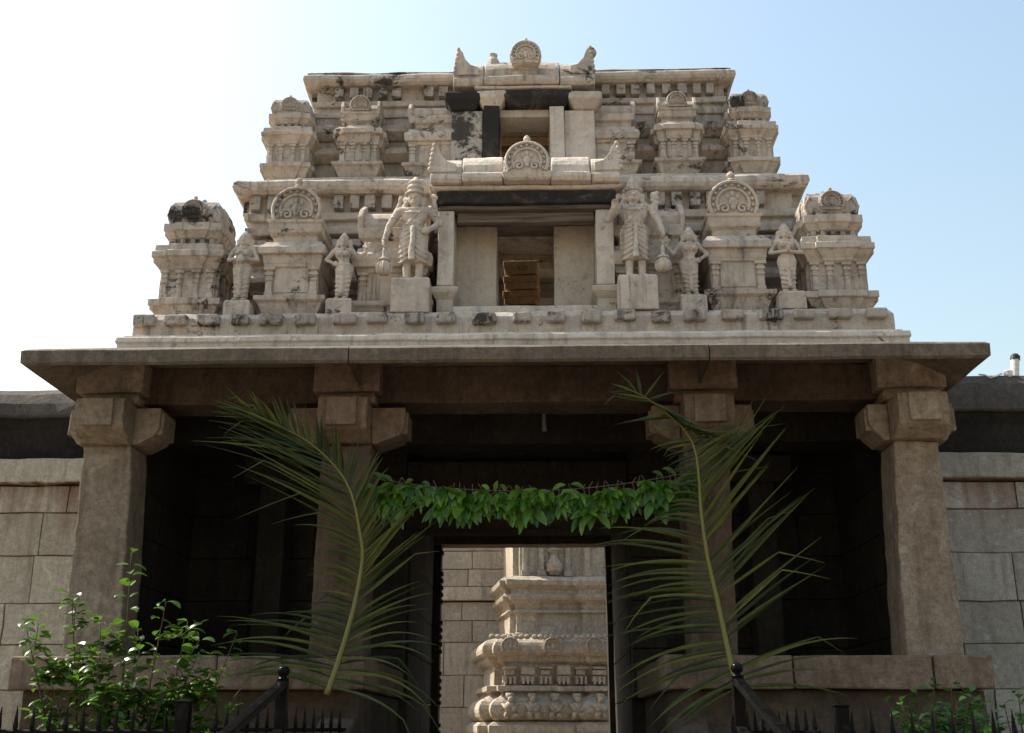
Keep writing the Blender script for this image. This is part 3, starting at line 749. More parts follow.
def figure(name, label, group, loc, s, arms, female=False, crown='tall', sway=0.0, ped=(.42, .45, .42), prop=None, extra=None, fpar=None):
    """standing stucco figure, s = height to the top of the head; arms = [(shoulder, elbow, wrist, hand_dir, palm_normal), ...] in units of s"""
    root = empty(name, loc, label, 'statue', group)
    b = MB(); W = 1.0 if not female else .86
    hx = sway
    for q in (-1, 1):
        b.cap((q*.06*W, 0, .035), (q*.062*W + hx*.4, -.012, .27), .034, .048); b.cap((q*.062*W + hx*.4, -.012, .27), (q*.07*W + hx, 0, .50), .05, .078)
        b.ell((q*.065*W, -.05, .024), (.036, .08, .028))
        for k in range(5): b.ell((q*.065*W + (k-2)*.013, -.125 + abs(k-1.5)*.004, .016), (.0085, .016, .012), 8, 6)
    b.ell((hx, 0, .53), (.13*W, .088, .085)); b.ell((hx*.5, 0, .63), (.098*W, .072, .095)); b.ell((0, -.004, .725), (.135*W, .084, .095))
    b.cap((-.135*W, 0, .79), (.135*W, 0, .79), .054, .054); b.cap((0, .004, .79), (0, 0, .88), .05, .044)
    if female:
        for q in (-1, 1): b.ell((q*.055, -.075, .725), (.044, .042, .044))
    else:
        b.ell((0, -.055, .64), (.075, .045, .06))
    b.ell((0, 0, .938), (.08, .084, .092)); b.ell((0, -.03, .885), (.05, .05, .042))
    b.cap((0, -.078, .945), (0, -.096, .912), .008, .0145); b.ell((0, -.083, .883), (.024, .011, .007)); b.ell((0, -.079, .866), (.02, .012, .011))
    for q in (-1, 1):
        b.ell((q*.029, -.074, .943), (.017, .009, .0085)); b.cap((q*.014, -.08, .96), (q*.05, -.068, .962), .006, .005)
        b.ell((q*.077, .0, .93), (.014, .024, .04)); b.ell((q*.088, -.01, .872), (.024, .024, .03))
        b.ell((q*.09, .02, .93), (.03, .03, .05)); b.ell((q*.105, .02, .85), (.032, .03, .045))     # hair rolls beside the face
    b.ring((0, -.012, .825), .07, .058, .009, .022); b.ring((0, -.022, .79), .10, .072, .010, .045)
    b.ring((hx*.5, 0, .585), .112*W, .084, .012); b.ring((hx, 0, .555), .128*W, .092, .013)
    for i in range(9):
        a = i/8; b.ell((.10*W - .19*W*a, -.085 - .012*math.sin(a*math.pi), .79 - .2*a), .011, 7, 5)             # sacred thread
    for sh, el, wr, hd, pn in arms:
        b.cap(sh, el, .046*W, .036*W); b.cap(el, wr, .035*W, .026*W); hand(b, wr, hd, pn, 1.15)
        v = Vector(el) - Vector(sh); p = Vector(sh) + v*.45
        b.ell(p, (.05*W, .05*W, .016)); p = Vector(wr) - (Vector(wr) - Vector(el))*.1; b.ell(p, (.034*W, .034*W, .016))
    if extra: extra(b)
    fx = 1.0 if female else 1.03
    b.v = [(x*s*fx, y*s, z*s) for x, y, z in b.v]
    b.sculpt('body', 'stucco_fig', root, .0068 if s > 1 else .006)
    c = MB()
    if female:                                                    # long wrapped skirt
        c.lathe((0, 0, 0), [(.085, .07), (.098, .09), (.10, .2), (.112, .34), (.128, .47), (.118, .565)], 20)
        c.v = [(x + hx*(z/.5), y*.78, z) for x, y, z in c.v]
        for i in range(6):
            z = .14 + i*.068; c.tube([(hx*z/.5 + .115*math.sin(a), -.088*math.cos(a) - .004, z + .05*math.cos(a) ** 2 * (-1) + .03) for a in [R(-80 + 160*k/12) for k in range(13)]], .0095, 6)
        c.cap((hx, -.095, .55), (hx*.3, -.09, .10), .02, .026)
    else:                                                         # knee-length pleated cloth with hanging sash
        c.lathe((0, 0, 0), [(.108, .205), (.124, .225), (.138, .34), (.143, .45), (.122, .575)], 24)
        c.v = [(x + hx*(z/.5), y*.74, z) for x, y, z in c.v]
        for q in (-1, 1):
            for i in range(6):
                z0 = .54 - i*.055
                c.tube([(q*(.012 + .130*u), -.101*math.cos(u*1.35) - .004, z0 - .055*math.sin(u*math.pi*.62)) for u in [k/9 for k in range(10)]], .0105, 6)
        c.tube([(.0, -.118, .56), (.004, -.132, .42), (-.006, -.135, .30), (.0, -.13, .20)], [.022, .026, .03, .036], 8)
        c.ell((0, -.115, .565), (.03, .02, .024))
        c.ring((0, 0, .215), .120, .09, .011)
    c.v = [(x*s*fx, y*s, z*s) for x, y, z in c.v]
    c.sculpt('waistcloth', 'stucco_fig', root, .0068 if s > 1 else .006)
    k = MB()
    if crown == 'tall':
        k.lathe((0, .01, .975), [(.088, 0), (.102, .008), (.098, .022), (.074, .04), (.078, .055), (.062, .085), (.066, .1), (.048, .13), (.052, .142), (.026, .175), (.03, .188), (.008, .215)], 20)
        for i in range(12): k.ell((.09*math.cos(R(30*i)), .01 + .09*math.sin(R(30*i)), 1.0), (.014, .014, .02), 7, 5)
    elif crown == 'round':
        k.lathe((0, .01, .975), [(.09, 0), (.112, .006), (.108, .022), (.08, .032), (.076, .07), (.088, .076), (.088, .09), (.072, .098), (.068, .13), (.078, .136), (.076, .15), (.056, .158), (.05, .18), (.028, .195), (.02, .215)], 20)
    else:
        k.lathe((0, .01, .965), [(.08, 0), (.088, .012), (.07, .04), (.06, .06), (.04, .09), (.03, .11), (.01, .125)], 16)
        k.ell((0, -.055, .995), (.02, .015, .026))
    k.v = [(x*s, y*s, z*s) for x, y, z in k.v]
    k.build('crown', 'stucco_fig', root, smooth=True)
    pw, pd, phh = ped
    p = MB().loft(rect(-pw/2, pw/2, -pd/2 + .02, pd/2 + .02), [(.0, -phh), (-.002, -.03), (-.02, 0.002)])
    p.build('pedestal', 'plaster', root, jit=.006, bev=.008, seg=.12)
    if prop: prop(root, s)
    return root

def mace(root, s, cx, zt, cy=-.06):
    m = MB()
    m.lathe((cx, cy, zt - .30), [(.012, 0), (.05, .01), (.072, .05), (.075, .09), (.058, .13), (.03, .18), (.02, .22), (.024, .26), (.014, .30)], 14)
    for i in range(8): m.tube([(cx + r*math.cos(R(45*i)), cy + r*math.sin(R(45*i)), zt - .30 + z) for r, z in ((.052, .01), (.076, .05), (.079, .09), (.06, .13))], .008, 6)
    m.ring((cx, cy, zt - .14), .055, .055, .012)
    m.v = [(x*s, y*s, z*s) for x, y, z in m.v]
    m.build('mace', 'stucco_fig', root, smooth=True)

def exL(b):   # raised rear hand with a discus, hair locks
    b.cap((.15, .03, .79), (.20, .05, .80), .04, .034); b.cap((.20, .05, .80), (.185, .04, .92), .034, .026); b.ell((.185, .03, .965), (.042, .022, .045))
    b.ring((.185, .02, .965), .036, .01, .012)
    b.cap((-.15, .03, .79), (-.19, .06, .82), .036, .03); b.cap((-.19, .06, .82), (-.15, .05, .92), .03, .024); b.ell((-.145, .04, .95), (.03, .022, .04))
def exR(b):
    b.cap((.15, .03, .79), (.215, .05, .78), .04, .036); b.cap((.215, .05, .78), (.215, .04, .90), .036, .03); b.ell((.21, .03, .94), (.04, .03, .06))
    for i in range(6): b.ell((.19 + .05*(i % 2), .02, .84 + .035*i*.8), (.022, .022, .022), 8, 6)
    b.cap((-.15, .03, .79), (-.19, .06, .84), .036, .03); b.cap((-.19, .06, .84), (-.15, .05, .93), .03, .024); b.ell((-.14, .04, .955), (.032, .022, .036))
figure('guardian_statue', 'large guardian statue with a round crown left of the tower window, hand on hip', 'door guardian statues beside the tower window',
       (-1.15, 11.86, 6.52), 1.15,
       [((-.165, 0, .785), (-.25, -.01, .62), (-.285, -.05, .44), (-.1, -.2, -1), (1, -.2, 0)),
        ((.165, 0, .785), (.25, .0, .655), (.165, -.09, .555), (-1, -.35, -.35), (-.2, 1, 0))],
       crown='round', ped=(.44, .46, .43), prop=lambda r, s: mace(r, s, -.285, .37, -.06), extra=exL)
figure('guardian_statue', 'large guardian statue with pointed crown right of the tower window, mace beside its knee', 'door guardian statues beside the tower window',
       (1.43, 11.86, 6.53), 1.15,
       [((.165, 0, .785), (.245, -.01, .63), (.275, -.06, .50), (.1, -.5, -1), (-1, -.2, 0)),
        ((-.165, 0, .785), (-.255, -.02, .665), (-.20, -.10, .76), (.1, -.3, 1), (0, -1, .2))],
       crown='tall', ped=(.45, .46, .43), prop=lambda r, s: mace(r, s, .27, .36, -.06), extra=exR)
def potf(b):
    b.ell((0, -.15, .60), (.05, .045, .05)); b.ell((0, -.15, .655), (.03, .03, .015))
def flower(b, x, z):
    b.ell((x, -.06, z), (.05, .035, .06)); 
    for i in range(6): b.ell((x + .05*math.cos(R(60*i)), -.07, z + .055*math.sin(R(60*i))), (.025, .02, .025), 8, 6)
figure('maiden_statue', 'small maiden statue beside the left corner turret, both hands holding an offering at her chest', 'small maiden statues between the turrets',
       (-3.14, 11.86, 6.29), .84,
       [((-.14, 0, .785), (-.20, -.02, .64), (-.06, -.13, .61), (1, -.4, .2), (0, 0, 1)), ((.14, 0, .785), (.20, -.02, .64), (.06, -.13, .61), (-1, -.4, .2), (0, 0, 1))],
       True, 'low', 0, (.31, .32, .22), extra=potf)
figure('maiden_statue', 'small swaying maiden statue between the left gabled turret and the large guardian', 'small maiden statues between the turrets',
       (-1.97, 11.86, 6.30), .80,
       [((-.14, 0, .785), (-.245, .01, .66), (-.135, -.07, .575), (1, -.3, -.4), (.2, 1, 0)), ((.14, 0, .785), (.23, -.01, .66), (.33, -.06, .74), (.5, -.2, 1), (0, -1, .3))],
       True, 'low', .03, (.30, .32, .22), extra=lambda b: flower(b, .36, .83))
figure('maiden_statue', 'small maiden statue right of the large pointed-crown guardian, raising a flower in one hand', 'small maiden statues between the turrets',
       (2.06, 11.86, 6.31), .82,
       [((.14, 0, .785), (.245, .01, .66), (.14, -.07, .56), (-1, -.3, -.4), (-.2, 1, 0)), ((-.14, 0, .785), (-.235, -.01, .66), (-.33, -.06, .75), (-.4, -.2, 1), (0, -1, .3))],
       True, 'low', -.025, (.30, .32, .22), extra=lambda b: flower(b, -.35, .85))
figure('maiden_statue', 'small maiden statue beside the right corner turret, palms joined before her waist', 'small maiden statues between the turrets',
       (3.17, 11.86, 6.34), .82,
       [((-.14, 0, .785), (-.225, .0, .635), (-.02, -.13, .60), (.15, -.5, .8), (1, 0, 0)), ((.14, 0, .785), (.225, .0, .635), (.02, -.13, .60), (-.15, -.5, .8), (-1, 0, 0))],
       True, 'low', 0, (.31, .32, .22))

# ------------------------------------------------------------------ compound walls
def compound_wall(x0, x1, mat, label, rise=0.0):
    root = empty('compound_wall', ((x0+x1)/2, 14.2, 0), label, 'wall')
    off = -Vector(root.location)
    def P(mb, name, mt, **k):
        o = mb.build(name, mt, root, **k); o.matrix_parent_inverse = Matrix.Translation(off); return o
    zs = [0.0, .75, 1.5, 2.08, 2.62, 3.12, 3.72, 4.27, 4.62]
    m = MB(); blocks(m, x0, x1, 14.0, 14.6, zs, .8, 2.2, .013, .02)
    m.box(x0, x1, 14.05, 14.6, 0, 4.62)
    P(m, 'masonry', mat, jit=.016, bev=.008, seg=.3, freq=3.0)
    m = MB(); blocks(m, x0, x1, 13.90, 14.6, [4.635, 4.975], 1.4, 2.6, .014, .02)
    P(m, 'stringcourse', mat, jit=.022, bev=.025, seg=.2)
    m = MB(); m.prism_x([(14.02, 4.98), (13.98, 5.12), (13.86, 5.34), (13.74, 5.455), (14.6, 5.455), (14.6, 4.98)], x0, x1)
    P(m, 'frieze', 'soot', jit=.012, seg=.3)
    m = MB(); m.prism_x([(13.70, 5.46), (13.68, 5.49), (13.72, 5.66), (13.79, 5.80 + rise*.6), (13.90, 5.89 + rise), (14.15, 5.94 + rise), (15.1, 5.96 + rise), (15.1, 5.46)], x0, x1)
    P(m, 'coping', 'coping', jit=.02, bev=.01, seg=.3)
    return root
compound_wall(-16, -4.57, 'wall_warm', 'warm buff compound wall of large stone blocks, left of the gateway')
compound_wall(4.47, 16, 'wall_cool', 'grey stone block compound wall with a vent pipe on top, right of the gateway', .10)
m = MB().tube([(6.60, 14.2, 5.95), (6.66, 14.2, 6.33)], .055, 14)
vp = m.build('vent_pipe', 'pvc'); tag(vp, 'short white pipe with a black cap leaning on the right wall top', 'pipe')
m = MB().tube([(6.657, 14.2, 6.31), (6.666, 14.2, 6.36), (6.67, 14.2, 6.39)], [.064, .062, .035], 14); m.build('pipe_cap', 'black_pl', vp)
m = MB().lathe((6.42, 13.93, 5.96), [(.03, 0), (.055, .04), (.06, .1), (.05, .11)], 12)
tag(m.build('cup', 'pvc'), 'tiny white cup lying on the wall coping beside the vent pipe', 'cup')
m = MB().tube([(6.05, 13.95, 6.03), (6.10, 13.88, 6.0), (6.14, 13.84, 5.95), (6.24, 13.85, 5.98), (6.33, 13.92, 6.03)], .012, 6)
tag(m.build('loose_cable', 'pvc'), 'short loose pale cable curled on the wall coping left of the vent pipe', 'cable')

# ------------------------------------------------------------------ courtyard behind the passage
cw = empty('courtyard_wall', (-4, 28.4, 0), 'buff stone block courtyard wall seen through the doorway, left of the shrine', 'wall')
m = MB(); blocks(m, -8, 4, 28, 28.8, [0, .9, 1.5, 2.15, 2.9, 3.68, 4.2, 4.66], .9, 1.9, .016, .015)
m.box(-8, 4, 28.06, 28.8, 0, 4.66)
o = m.build('masonry', 'court_wall', cw, jit=.01, bev=.012, seg=.5); o.matrix_parent_inverse = Matrix.Translation(-Vector(cw.location))
m = MB(); blocks(m, -8, 4, 27.88, 28.8, [4.68, 5.02, 5.45, 5.9, 6.5, 7.2], 1.2, 2.4, .014, .015)
o = m.build('parapet', 'court_wall', cw, jit=.012, bev=.015, seg=.5); o.matrix_parent_inverse = Matrix.Translation(-Vector(cw.location))

sh = empty('courtyard_shrine', (1.8, 27.2, 0), 'carved buff stone shrine with layered mouldings in the sunny courtyard behind the doorway', 'shrine')
sh.rotation_euler = (0, 0, R(9))
def SP(mb, name, **k): return mb.build(name, 'shrine', sh, **k)
# local: front face at y = -1.2, left edge about x = -2.4
W = 2.35
plan = [(-W-.42, -.95), (-W-.2, -.95), (-W-.2, -1.25), (-.62, -1.25), (-.62, -1.33), (1.3, -1.33), (1.3, -1.25), (W, -1.25), (W, 3), (-W-.42, 3)]
m = MB().loft(plan, [(.30, 0), (.30, .9), (.22, 1.0), (.22, 1.35), (.30, 1.42), (.36, 1.6), (.36, 1.72), (.26, 1.80)])
SP(m, 'plinth', jit=.012, bev=.012, seg=.3)
m = MB().loft(plan, [(.0, 1.78), (.12, 1.80), (.22, 1.84), (.29, 1.91), (.325, 1.99), (.33, 2.07), (.31, 2.15), (.26, 2.23), (.18, 2.29), (.1, 2.32), (.05, 2.36), (.02, 2.42), (.14, 2.45), (.14, 2.56), (-.04, 2.58), (-.06, 3.0), (.02, 3.04), (.1, 3.1), (.12, 3.2), (.20, 3.21), (.25, 3.26), (.265, 3.34), (.25, 3.42), (.21, 3.49), (.14, 3.55), (.0, 3.59), (-.1, 3.62), (-.3, 3.63)])
SP(m, 'moulded_base', jit=.012, bev=.012, seg=.3)
m = MB()
for i in range(10):                                   # small crouching figures on the rounded band
    m = MB()
    x = -2.45 + i*.5
    y = -1.33 if -.6 < x < 1.3 else -1.25
    y -= .34
    m0 = len(m.v)
    m.ell((x, y, 2.08), (.09, .08, .12)); m.ell((x, y - .03, 2.23), (.05, .05, .055)); m.box(x - .06, x + .06, y - .02, y + .2, 2.24, 2.33); m.ell((x - .06, y - .03, 1.96), (.05, .07, .06)); m.ell((x + .06, y - .03, 1.96), (.05, .07, .06)); m.cap((x - .1, y, 2.14), (x - .05, y - .1, 2.05), .03, .025); m.cap((x + .1, y, 2.14), (x + .05, y - .1, 2.05), .03, .025)
    m.v[m0:] = [(x + (a - x)*1.35, b, 2.07 + (c - 2.07)*1.25) for a, b, c in m.v[m0:]]
    SP(m, 'carved_figure', jit=.03, seg=.5, freq=6, smooth=True)
m = MB()
random.seed(5)
for i in range(15):                                   # carved blocks of the middle frieze and kudu arches above
    x = -2.42 + i*.4
    y = (-1.33 if -.6 < x < 1.3 else -1.25) + .05
    m.box(x - .15, x + .15, y - .12 - .06*(i % 2), y + .05, 2.62 + .03*(i % 2), 2.78); m.box(x - .1 - .05*(i % 2), x + .1 + .05*(i % 2), y - .14 - .08*(i % 2), y + .05, 2.80, 3.0 - .05*(i % 3)); m.box(x - .14, x + .14, y - .2, y + .05, 2.93, 2.97)
    for q in (-1, 0, 1): m.box(x + q*.1 - .025, x + q*.1 + .025, y - .2, y + .05, 2.60, 2.76)
for i in range(7):
    x = -2.45 + i*.95
    y = (-1.33 if -.6 < x < 1.3 else -1.25) - .35
    medallion(m, x, y, 3.40, .20, .16)
    for q in range(-3, 4): m.ell((x + q*.13, y + .08, 3.60), (.07, .05, .06), 8, 6)
m.box(-2.5, 2.3, -1.26, -1.15, 2.5, 3.5)
SP(m, 'carved_frieze', jit=.012, seg=.1)
plan2 = [(-W-.02, -.80), (-W+.12, -.80), (-W+.12, -.95), (-.7, -.95), (-.7, -1.05), (1.2, -1.05), (1.2, -.95), (W, -.95), (W, 3), (-W-.02, 3)]
m = MB().loft(plan2, [(.06, 3.6), (.08, 3.72), (-.02, 3.74), (-.02, 4.16), (.06, 4.2), (.04, 4.25), (-.02, 4.27), (.02, 4.38), (.15, 4.48), (.18, 4.55), (.10, 4.62), (.10, 4.70), (.24, 4.80), (.26, 4.90), (.12, 5.0), (-.04, 5.03)])
SP(m, 'upper_moulding', jit=.01, bev=.01, seg=.3)
m = MB().loft(plan2, [(-.10, 5.02), (-.10, 7.3), (.3, 7.4), (.4, 7.6), (.1, 8.0), (-.8, 8.3)])
yy = lambda x: (-1.05 if -.7 < x < 1.2 else -.95) + .1
for x in (-2.0, -1.62, -1.0, -.55, .0, .5, 1.05, 1.6, 2.05):
    m.box(x - .06, x + .06, yy(x) - .07, yy(x) + .02, 5.03, 7.2); m.box(x - .1, x + .1, yy(x) - .10, yy(x) + .02, 5.03, 5.16); m.box(x - .11, x + .11, yy(x) - .12, yy(x) + .02, 6.0, 6.12)
for x in (-1.32, 1.32):
    m.lathe((x, yy(x) - .03, 5.05), [(.10, 0), (.19, .1), (.2, .25), (.1, .4), (.08, .5), (.16, .58), (.08, .66), (.09, .85), (.2, .95), (.12, 1.0), (.12, 1.5)], 12)
SP(m, 'shrine_wall', jit=.008, bev=.01, seg=.35)

# ------------------------------------------------------------------ coconut fronds tied to the pillars
def cat(P, n):
    """Catmull-Rom through points, n samples"""
    P = [Vector(p) for p in P]; P = [P[0]*2 - P[1]] + P + [P[-1]*2 - P[-2]]; out = []
    for i in range(n):
        u = i/(n-1)*(len(P)-3); k = min(int(u), len(P)-4); t = u - k
        a, b, c, d = P[k:k+4]
        out.append(.5*((2*b) + (c-a)*t + (2*a-5*b+4*c-d)*t*t + (3*b-a-3*c+d)*t**3))
    return out
def blade(mb, p, d, L, w, droop, face, rnd, kink=None):
    """folded leaflet that bends under its weight; face is the way the fold opens"""
    nseg = 8; pos = Vector(p); d = Vector(d).normalized(); vs = []; fs = []
    for i in range(nseg+1):
        t = i/nseg
        side = d.cross(face).normalized(); up = side.cross(d).normalized()
        ww = w*(.35 + 2.2*t if t < .3 else 1.01)*(1 - max(0, t-.3)/.7*.93)
        vs += [pos - side*ww*.5, pos - up*ww*.22, pos + side*ww*.5]
        pos = pos + d*(L/nseg)
        d = (d + Vector((0, 0, -droop*(.3 + t)/nseg*2)) + face*rnd.uniform(-.02, .02)).normalized()
        if kink and abs(t - kink[0]) < .5/nseg: d = (d + Vector(kink[1])).normalized()
    for i in range(nseg): a = i*3; fs += [(a, a+1, a+4, a+3), (a+1, a+2, a+5, a+4)]
    mb.add(vs, fs)
def lerp_table(tab, t):
    for (t0, v0), (t1, v1) in zip(tab[:-1], tab[1:]):
        if t <= t1: q = (t-t0)/(t1-t0); return [a + (b-a)*q for a, b in zip(v0, v1)]
    return tab[-1][1]
def frond(label, pts, left, right, n, seed, ybend):
    rnd = random.Random(seed); base = Vector(pts[0])
    root = empty('palm_frond', base, label, 'palm frond', 'palm fronds tied to the porch pillars')
    C = [p - base for p in cat(pts, 60)]
    m = MB().tube(C, [.027*(1 - i/59)**1.25 + .004 for i in range(60)], 8); m.build('midrib', 'rachis', root, smooth=True)
    cum = [0.0]
    for a, b in zip(C[:-1], C[1:]): cum.append(cum[-1] + (b - a).length)
    def at_len(q):
        q *= cum[-1]; j = max(i for i in range(len(cum)) if cum[i] <= q + 1e-9); j = min(j, 58)
        return (j + (q - cum[j])/max(1e-6, cum[j+1] - cum[j]))/59
    for sgn, tab in ((-1, left), (1, right)):
        m = MB()
        for i in range(n):
            t = .02 + .97*(i + rnd.uniform(-.3, .3))/(n-1); t = at_len(min(max(t, .01), .995))
            ang, L, dr = lerp_table(tab, t)
            ang += rnd.gauss(0, 4.5) + 10*noise.noise(Vector((t*9, seed, sgn))); L *= rnd.uniform(.78, 1.1); dr *= rnd.uniform(.6, 1.4)
            k = t*59; j = min(int(k), 58); p = C[j].lerp(C[j+1], k-j)
            dy = rnd.uniform(-.42, .12) + ybend
            d = Vector((math.cos(R(ang)), dy, math.sin(R(ang))))
            kink = (rnd.uniform(.35, .75), (rnd.uniform(-.2, .2), 0, rnd.uniform(-1.0, -.3))) if rnd.random() < .17 else None
            if noise.noise(Vector((t*23, seed*1.7, sgn*3))) > .38: continue
            blade(m, p, d, L, rnd.uniform(.030, .047), dr, Vector((rnd.uniform(-.3, .3), -1, .5)).normalized(), rnd, kink)
        m.build('leaflets', 'palm', root)
    return root
frond('large green coconut frond leaning on the second pillar from the left, tip bent leftwards',
      [(-1.74, 10.95, 1.93), (-1.65, 11.0, 2.25), (-1.535, 11.03, 2.73), (-1.465, 11.02, 3.21), (-1.50, 10.98, 3.51), (-1.57, 10.95, 3.81), (-1.67, 10.92, 4.02), (-1.83, 10.88, 4.21), (-2.04, 10.82, 4.38), (-2.31, 10.75, 4.52), (-2.62, 10.68, 4.66)],
      [(0, (160, .9, .75)), (.05, (160, 1.25, .55)), (.13, (164, 1.35, .36)), (.17, (160, .85, .35)), (.20, (155, .50, .5)), (.345, (148, .50, .5)), (.38, (150, 1.35, .12)), (.55, (152, 1.5, .14)), (.72, (158, 1.2, .12)), (.86, (164, .8, .12)), (1, (158, .4, .1))],
      [(0, (-14, 1.25, .75)), (.08, (2, 1.2, .75)), (.14, (24, .8, .55)), (.20, (40, .95, .12)), (.30, (46, .95, .10)), (.36, (55, .45, .05)), (.5, (62, .60, .05)), (.65, (85, .45, .0)), (.85, (108, .42, 0)), (1, (142, .35, 0))], 76, 3, -.05)
frond('large green coconut frond leaning on the third pillar, upper leaflets spread to the right',
      [(2.15, 10.95, 1.93), (2.09, 11.0, 2.34), (2.02, 11.02, 2.81), (1.945, 11.02, 3.25), (1.905, 11.0, 3.7), (1.895, 10.96, 4.0), (1.86, 10.92, 4.31), (1.74, 10.87, 4.52), (1.54, 10.8, 4.68), (1.38, 10.74, 4.79), (1.22, 10.70, 4.86)],
      [(0, (206, .8, .5)), (.06, (196, 1.15, .40)), (.14, (184, 1.15, .36)), (.2, (174, 1.1, .40)), (.32, (170, 1.12, .30)), (.36, (164, .6, .6)), (.48, (172, .36, .7)), (.56, (196, .34, .4)), (.72, (190, .55, .15)), (.86, (178, .55, .1)), (1, (165, .3, .1))],
      [(0, (4, .9, .4)), (.06, (24, 1.2, .28)), (.14, (38, 1.15, .12)), (.26, (47, 1.2, .05)), (.42, (52, 1.25, .04)), (.5, (46, 1.05, .06)), (.58, (30, .6, .15)), (.68, (-6, .5, .15)), (.85, (-42, .34, .1)), (1, (200, .3, .05))], 76, 8, -.05)

# ------------------------------------------------------------------ garland of leaves between the middle pillars
gl = empty('leaf_garland', (.23, 11.15, 4.1), 'green garland of fresh leaf bunches strung between the two middle pillars', 'garland')
rnd = random.Random(4); O = Vector(gl.location)
xa, xb = -1.50, 1.97
def gz(x): u = (x - .1)/1.75; return 3.93 + .19*u*u
line = [Vector((xa + (xb-xa)*i/40, 11.15, gz(xa + (xb-xa)*i/40))) - O for i in range(41)]
m = MB().tube(line, .0045, 6); m.build('string', 'string', gl)
def flat_leaf(mb, p, d, L, w, droop, nrm, fold=.25):
    pos = Vector(p); d = Vector(d).normalized(); vs = []; fs = []; ns = 6
    for i in range(ns+1):
        t = i/ns; side = d.cross(nrm)
        side = side.normalized() if side.length > 1e-4 else d.orthogonal().normalized()
        up = side.cross(d)
        ww = w*max(.04, math.sin(math.pi*min(1, t*.93 + .04))**.8)
        vs += [pos - side*ww*.5 + up*ww*fold*.5, pos, pos + side*ww*.5 + up*ww*fold*.5]
        pos = pos + d*(L/ns); d = (d + Vector((0, 0, -droop/ns))).normalized()
    for i in range(ns): a = i*3; fs += [(a, a+1, a+4, a+3), (a+1, a+2, a+5, a+4)]
    mb.add(vs, fs)
m = MB(); tw = MB()
x = xa + .06
while x < xb - .02:
    q = Vector((x, 11.15, gz(x))) - O
    big = 1.0 + .28*math.sin(x*9.0) + rnd.uniform(-.18, .18)
    top = q + Vector((rnd.uniform(-.02, .02), -.02, rnd.uniform(-.12, .0)))
    tw.tube([q + Vector((rnd.uniform(-.05, .05), -.01, rnd.uniform(.0, .07))), q, top], .004, 5)
    for lv in range(2):
        top2 = top + Vector((rnd.uniform(-.04, .04), -.02, -lv*rnd.uniform(.06, .15)*big))
        for i in range(rnd.randint(5, 9)):
            a = rnd.uniform(0, 2*math.pi); out = rnd.uniform(.35, 1.2)
            d = Vector((math.cos(a)*out, -abs(math.sin(a))*out*.9 + .2, rnd.uniform(-1, .1)))
            flat_leaf(m, top2, d, rnd.uniform(.11, .23)*big, rnd.uniform(.04, .075)*big, rnd.uniform(.6, 1.9), Vector((rnd.uniform(-.6, .6), -.8, rnd.uniform(.1, .9))).normalized())
    if rnd.random() < .3:
        flat_leaf(m, q, Vector((rnd.uniform(-1.2, 1.2), -.2, 1)), rnd.uniform(.08, .16), .05, 1.2, Vector((0, -1, .2)))
    x += rnd.uniform(.050, .085)
m.build('leaves', 'mango', gl); tw.build('twigs', 'string', gl)
m = MB().tube([(.36, 13.0, 5.40), (.36, 13.0, 5.18), (.365, 13.0, 5.05)], [.012, .024, .03], 8)
tag(m.build('hanging_rod', 'rod'), 'short pale rod hanging from the dark porch ceiling above the garland', 'rod')

# ------------------------------------------------------------------ shrubs
def shrub(label, base, stems, mat, seed, lsize, group=None, dens=1.0):
    rnd = random.Random(seed); root = empty('shrub', base, label, 'shrub', group); B = Vector(base)
    sm = MB(); lm = MB()
    def leafy(pts, t0):
        n = int(len(pts)*1.0)
        for i in range(n):
            t = i/(n-1)
            if t < t0: continue
            for _ in range(1 if rnd.random() < .45/dens else 2):
                a = rnd.uniform(0, 2*math.pi)
                d = Vector((math.cos(a), math.sin(a), rnd.uniform(-.15, .75)))
                st = pts[i] + d.normalized()*rnd.uniform(.01, .04)
                flat_leaf(lm, st, d, lsize*rnd.uniform(.7, 1.25), lsize*rnd.uniform(.55, .8), rnd.uniform(.2, 1.3), Vector((rnd.uniform(-.5, .5), rnd.uniform(-.5, .3), 1)).normalized(), .3)
    for tip, bend in stems:
        tip = Vector(tip) - B; mid = tip*.5 + Vector((bend, rnd.uniform(-.1, .1), .12))
        st = Vector((rnd.uniform(-.12, .12), rnd.uniform(-.1, .1), 0)) + Vector((tip.x*.25, 0, 0))
        pts = cat([st, mid, tip], 30)
        sm.tube(pts, [.014*(1 - i/30) + .003 for i in range(30)], 6); leafy(pts, .22)
        for k in range(6):
            i = rnd.randint(6, 25); q = pts[i]; e = q + Vector((rnd.uniform(-.3, .3), rnd.uniform(-.25, .2), rnd.uniform(.08, .3)))
            tp = cat([q, q.lerp(e, .5) + Vector((0, 0, -.03)), e], 10); sm.tube(tp, .004, 5); leafy(tp, .1)
    sm.build('stems', 'stem', root, smooth=True); lm.build('leaves', mat, root)
    return root
Yb = 9.8
shrub('bright green leafy shrub with tall sprigs, sunlit behind the fence at lower left', (-3.3, Yb, .004),
      [((-4.20, Yb, 2.50), -.1), ((-3.86, Yb+.1, 2.74), -.1), ((-3.33, Yb, 3.10), .0), ((-3.50, Yb-.1, 2.5), 0), ((-2.98, Yb, 2.68), .05), ((-2.74, Yb-.1, 2.50), .1), ((-2.55, Yb, 2.12), .1),
       ((-2.36, Yb+.1, 2.42), .15), ((-3.7, Yb, 2.3), 0), ((-3.1, Yb-.2, 2.25), 0), ((-2.8, Yb-.2, 2.1), 0), ((-3.45, Yb-.2, 2.2), 0), ((-3.9, Yb, 2.0), 0), ((-3.2, Yb, 2.45), 0), ((-2.65, Yb, 2.25), 0)],
      'bush', 2, .112, None, 2.3)
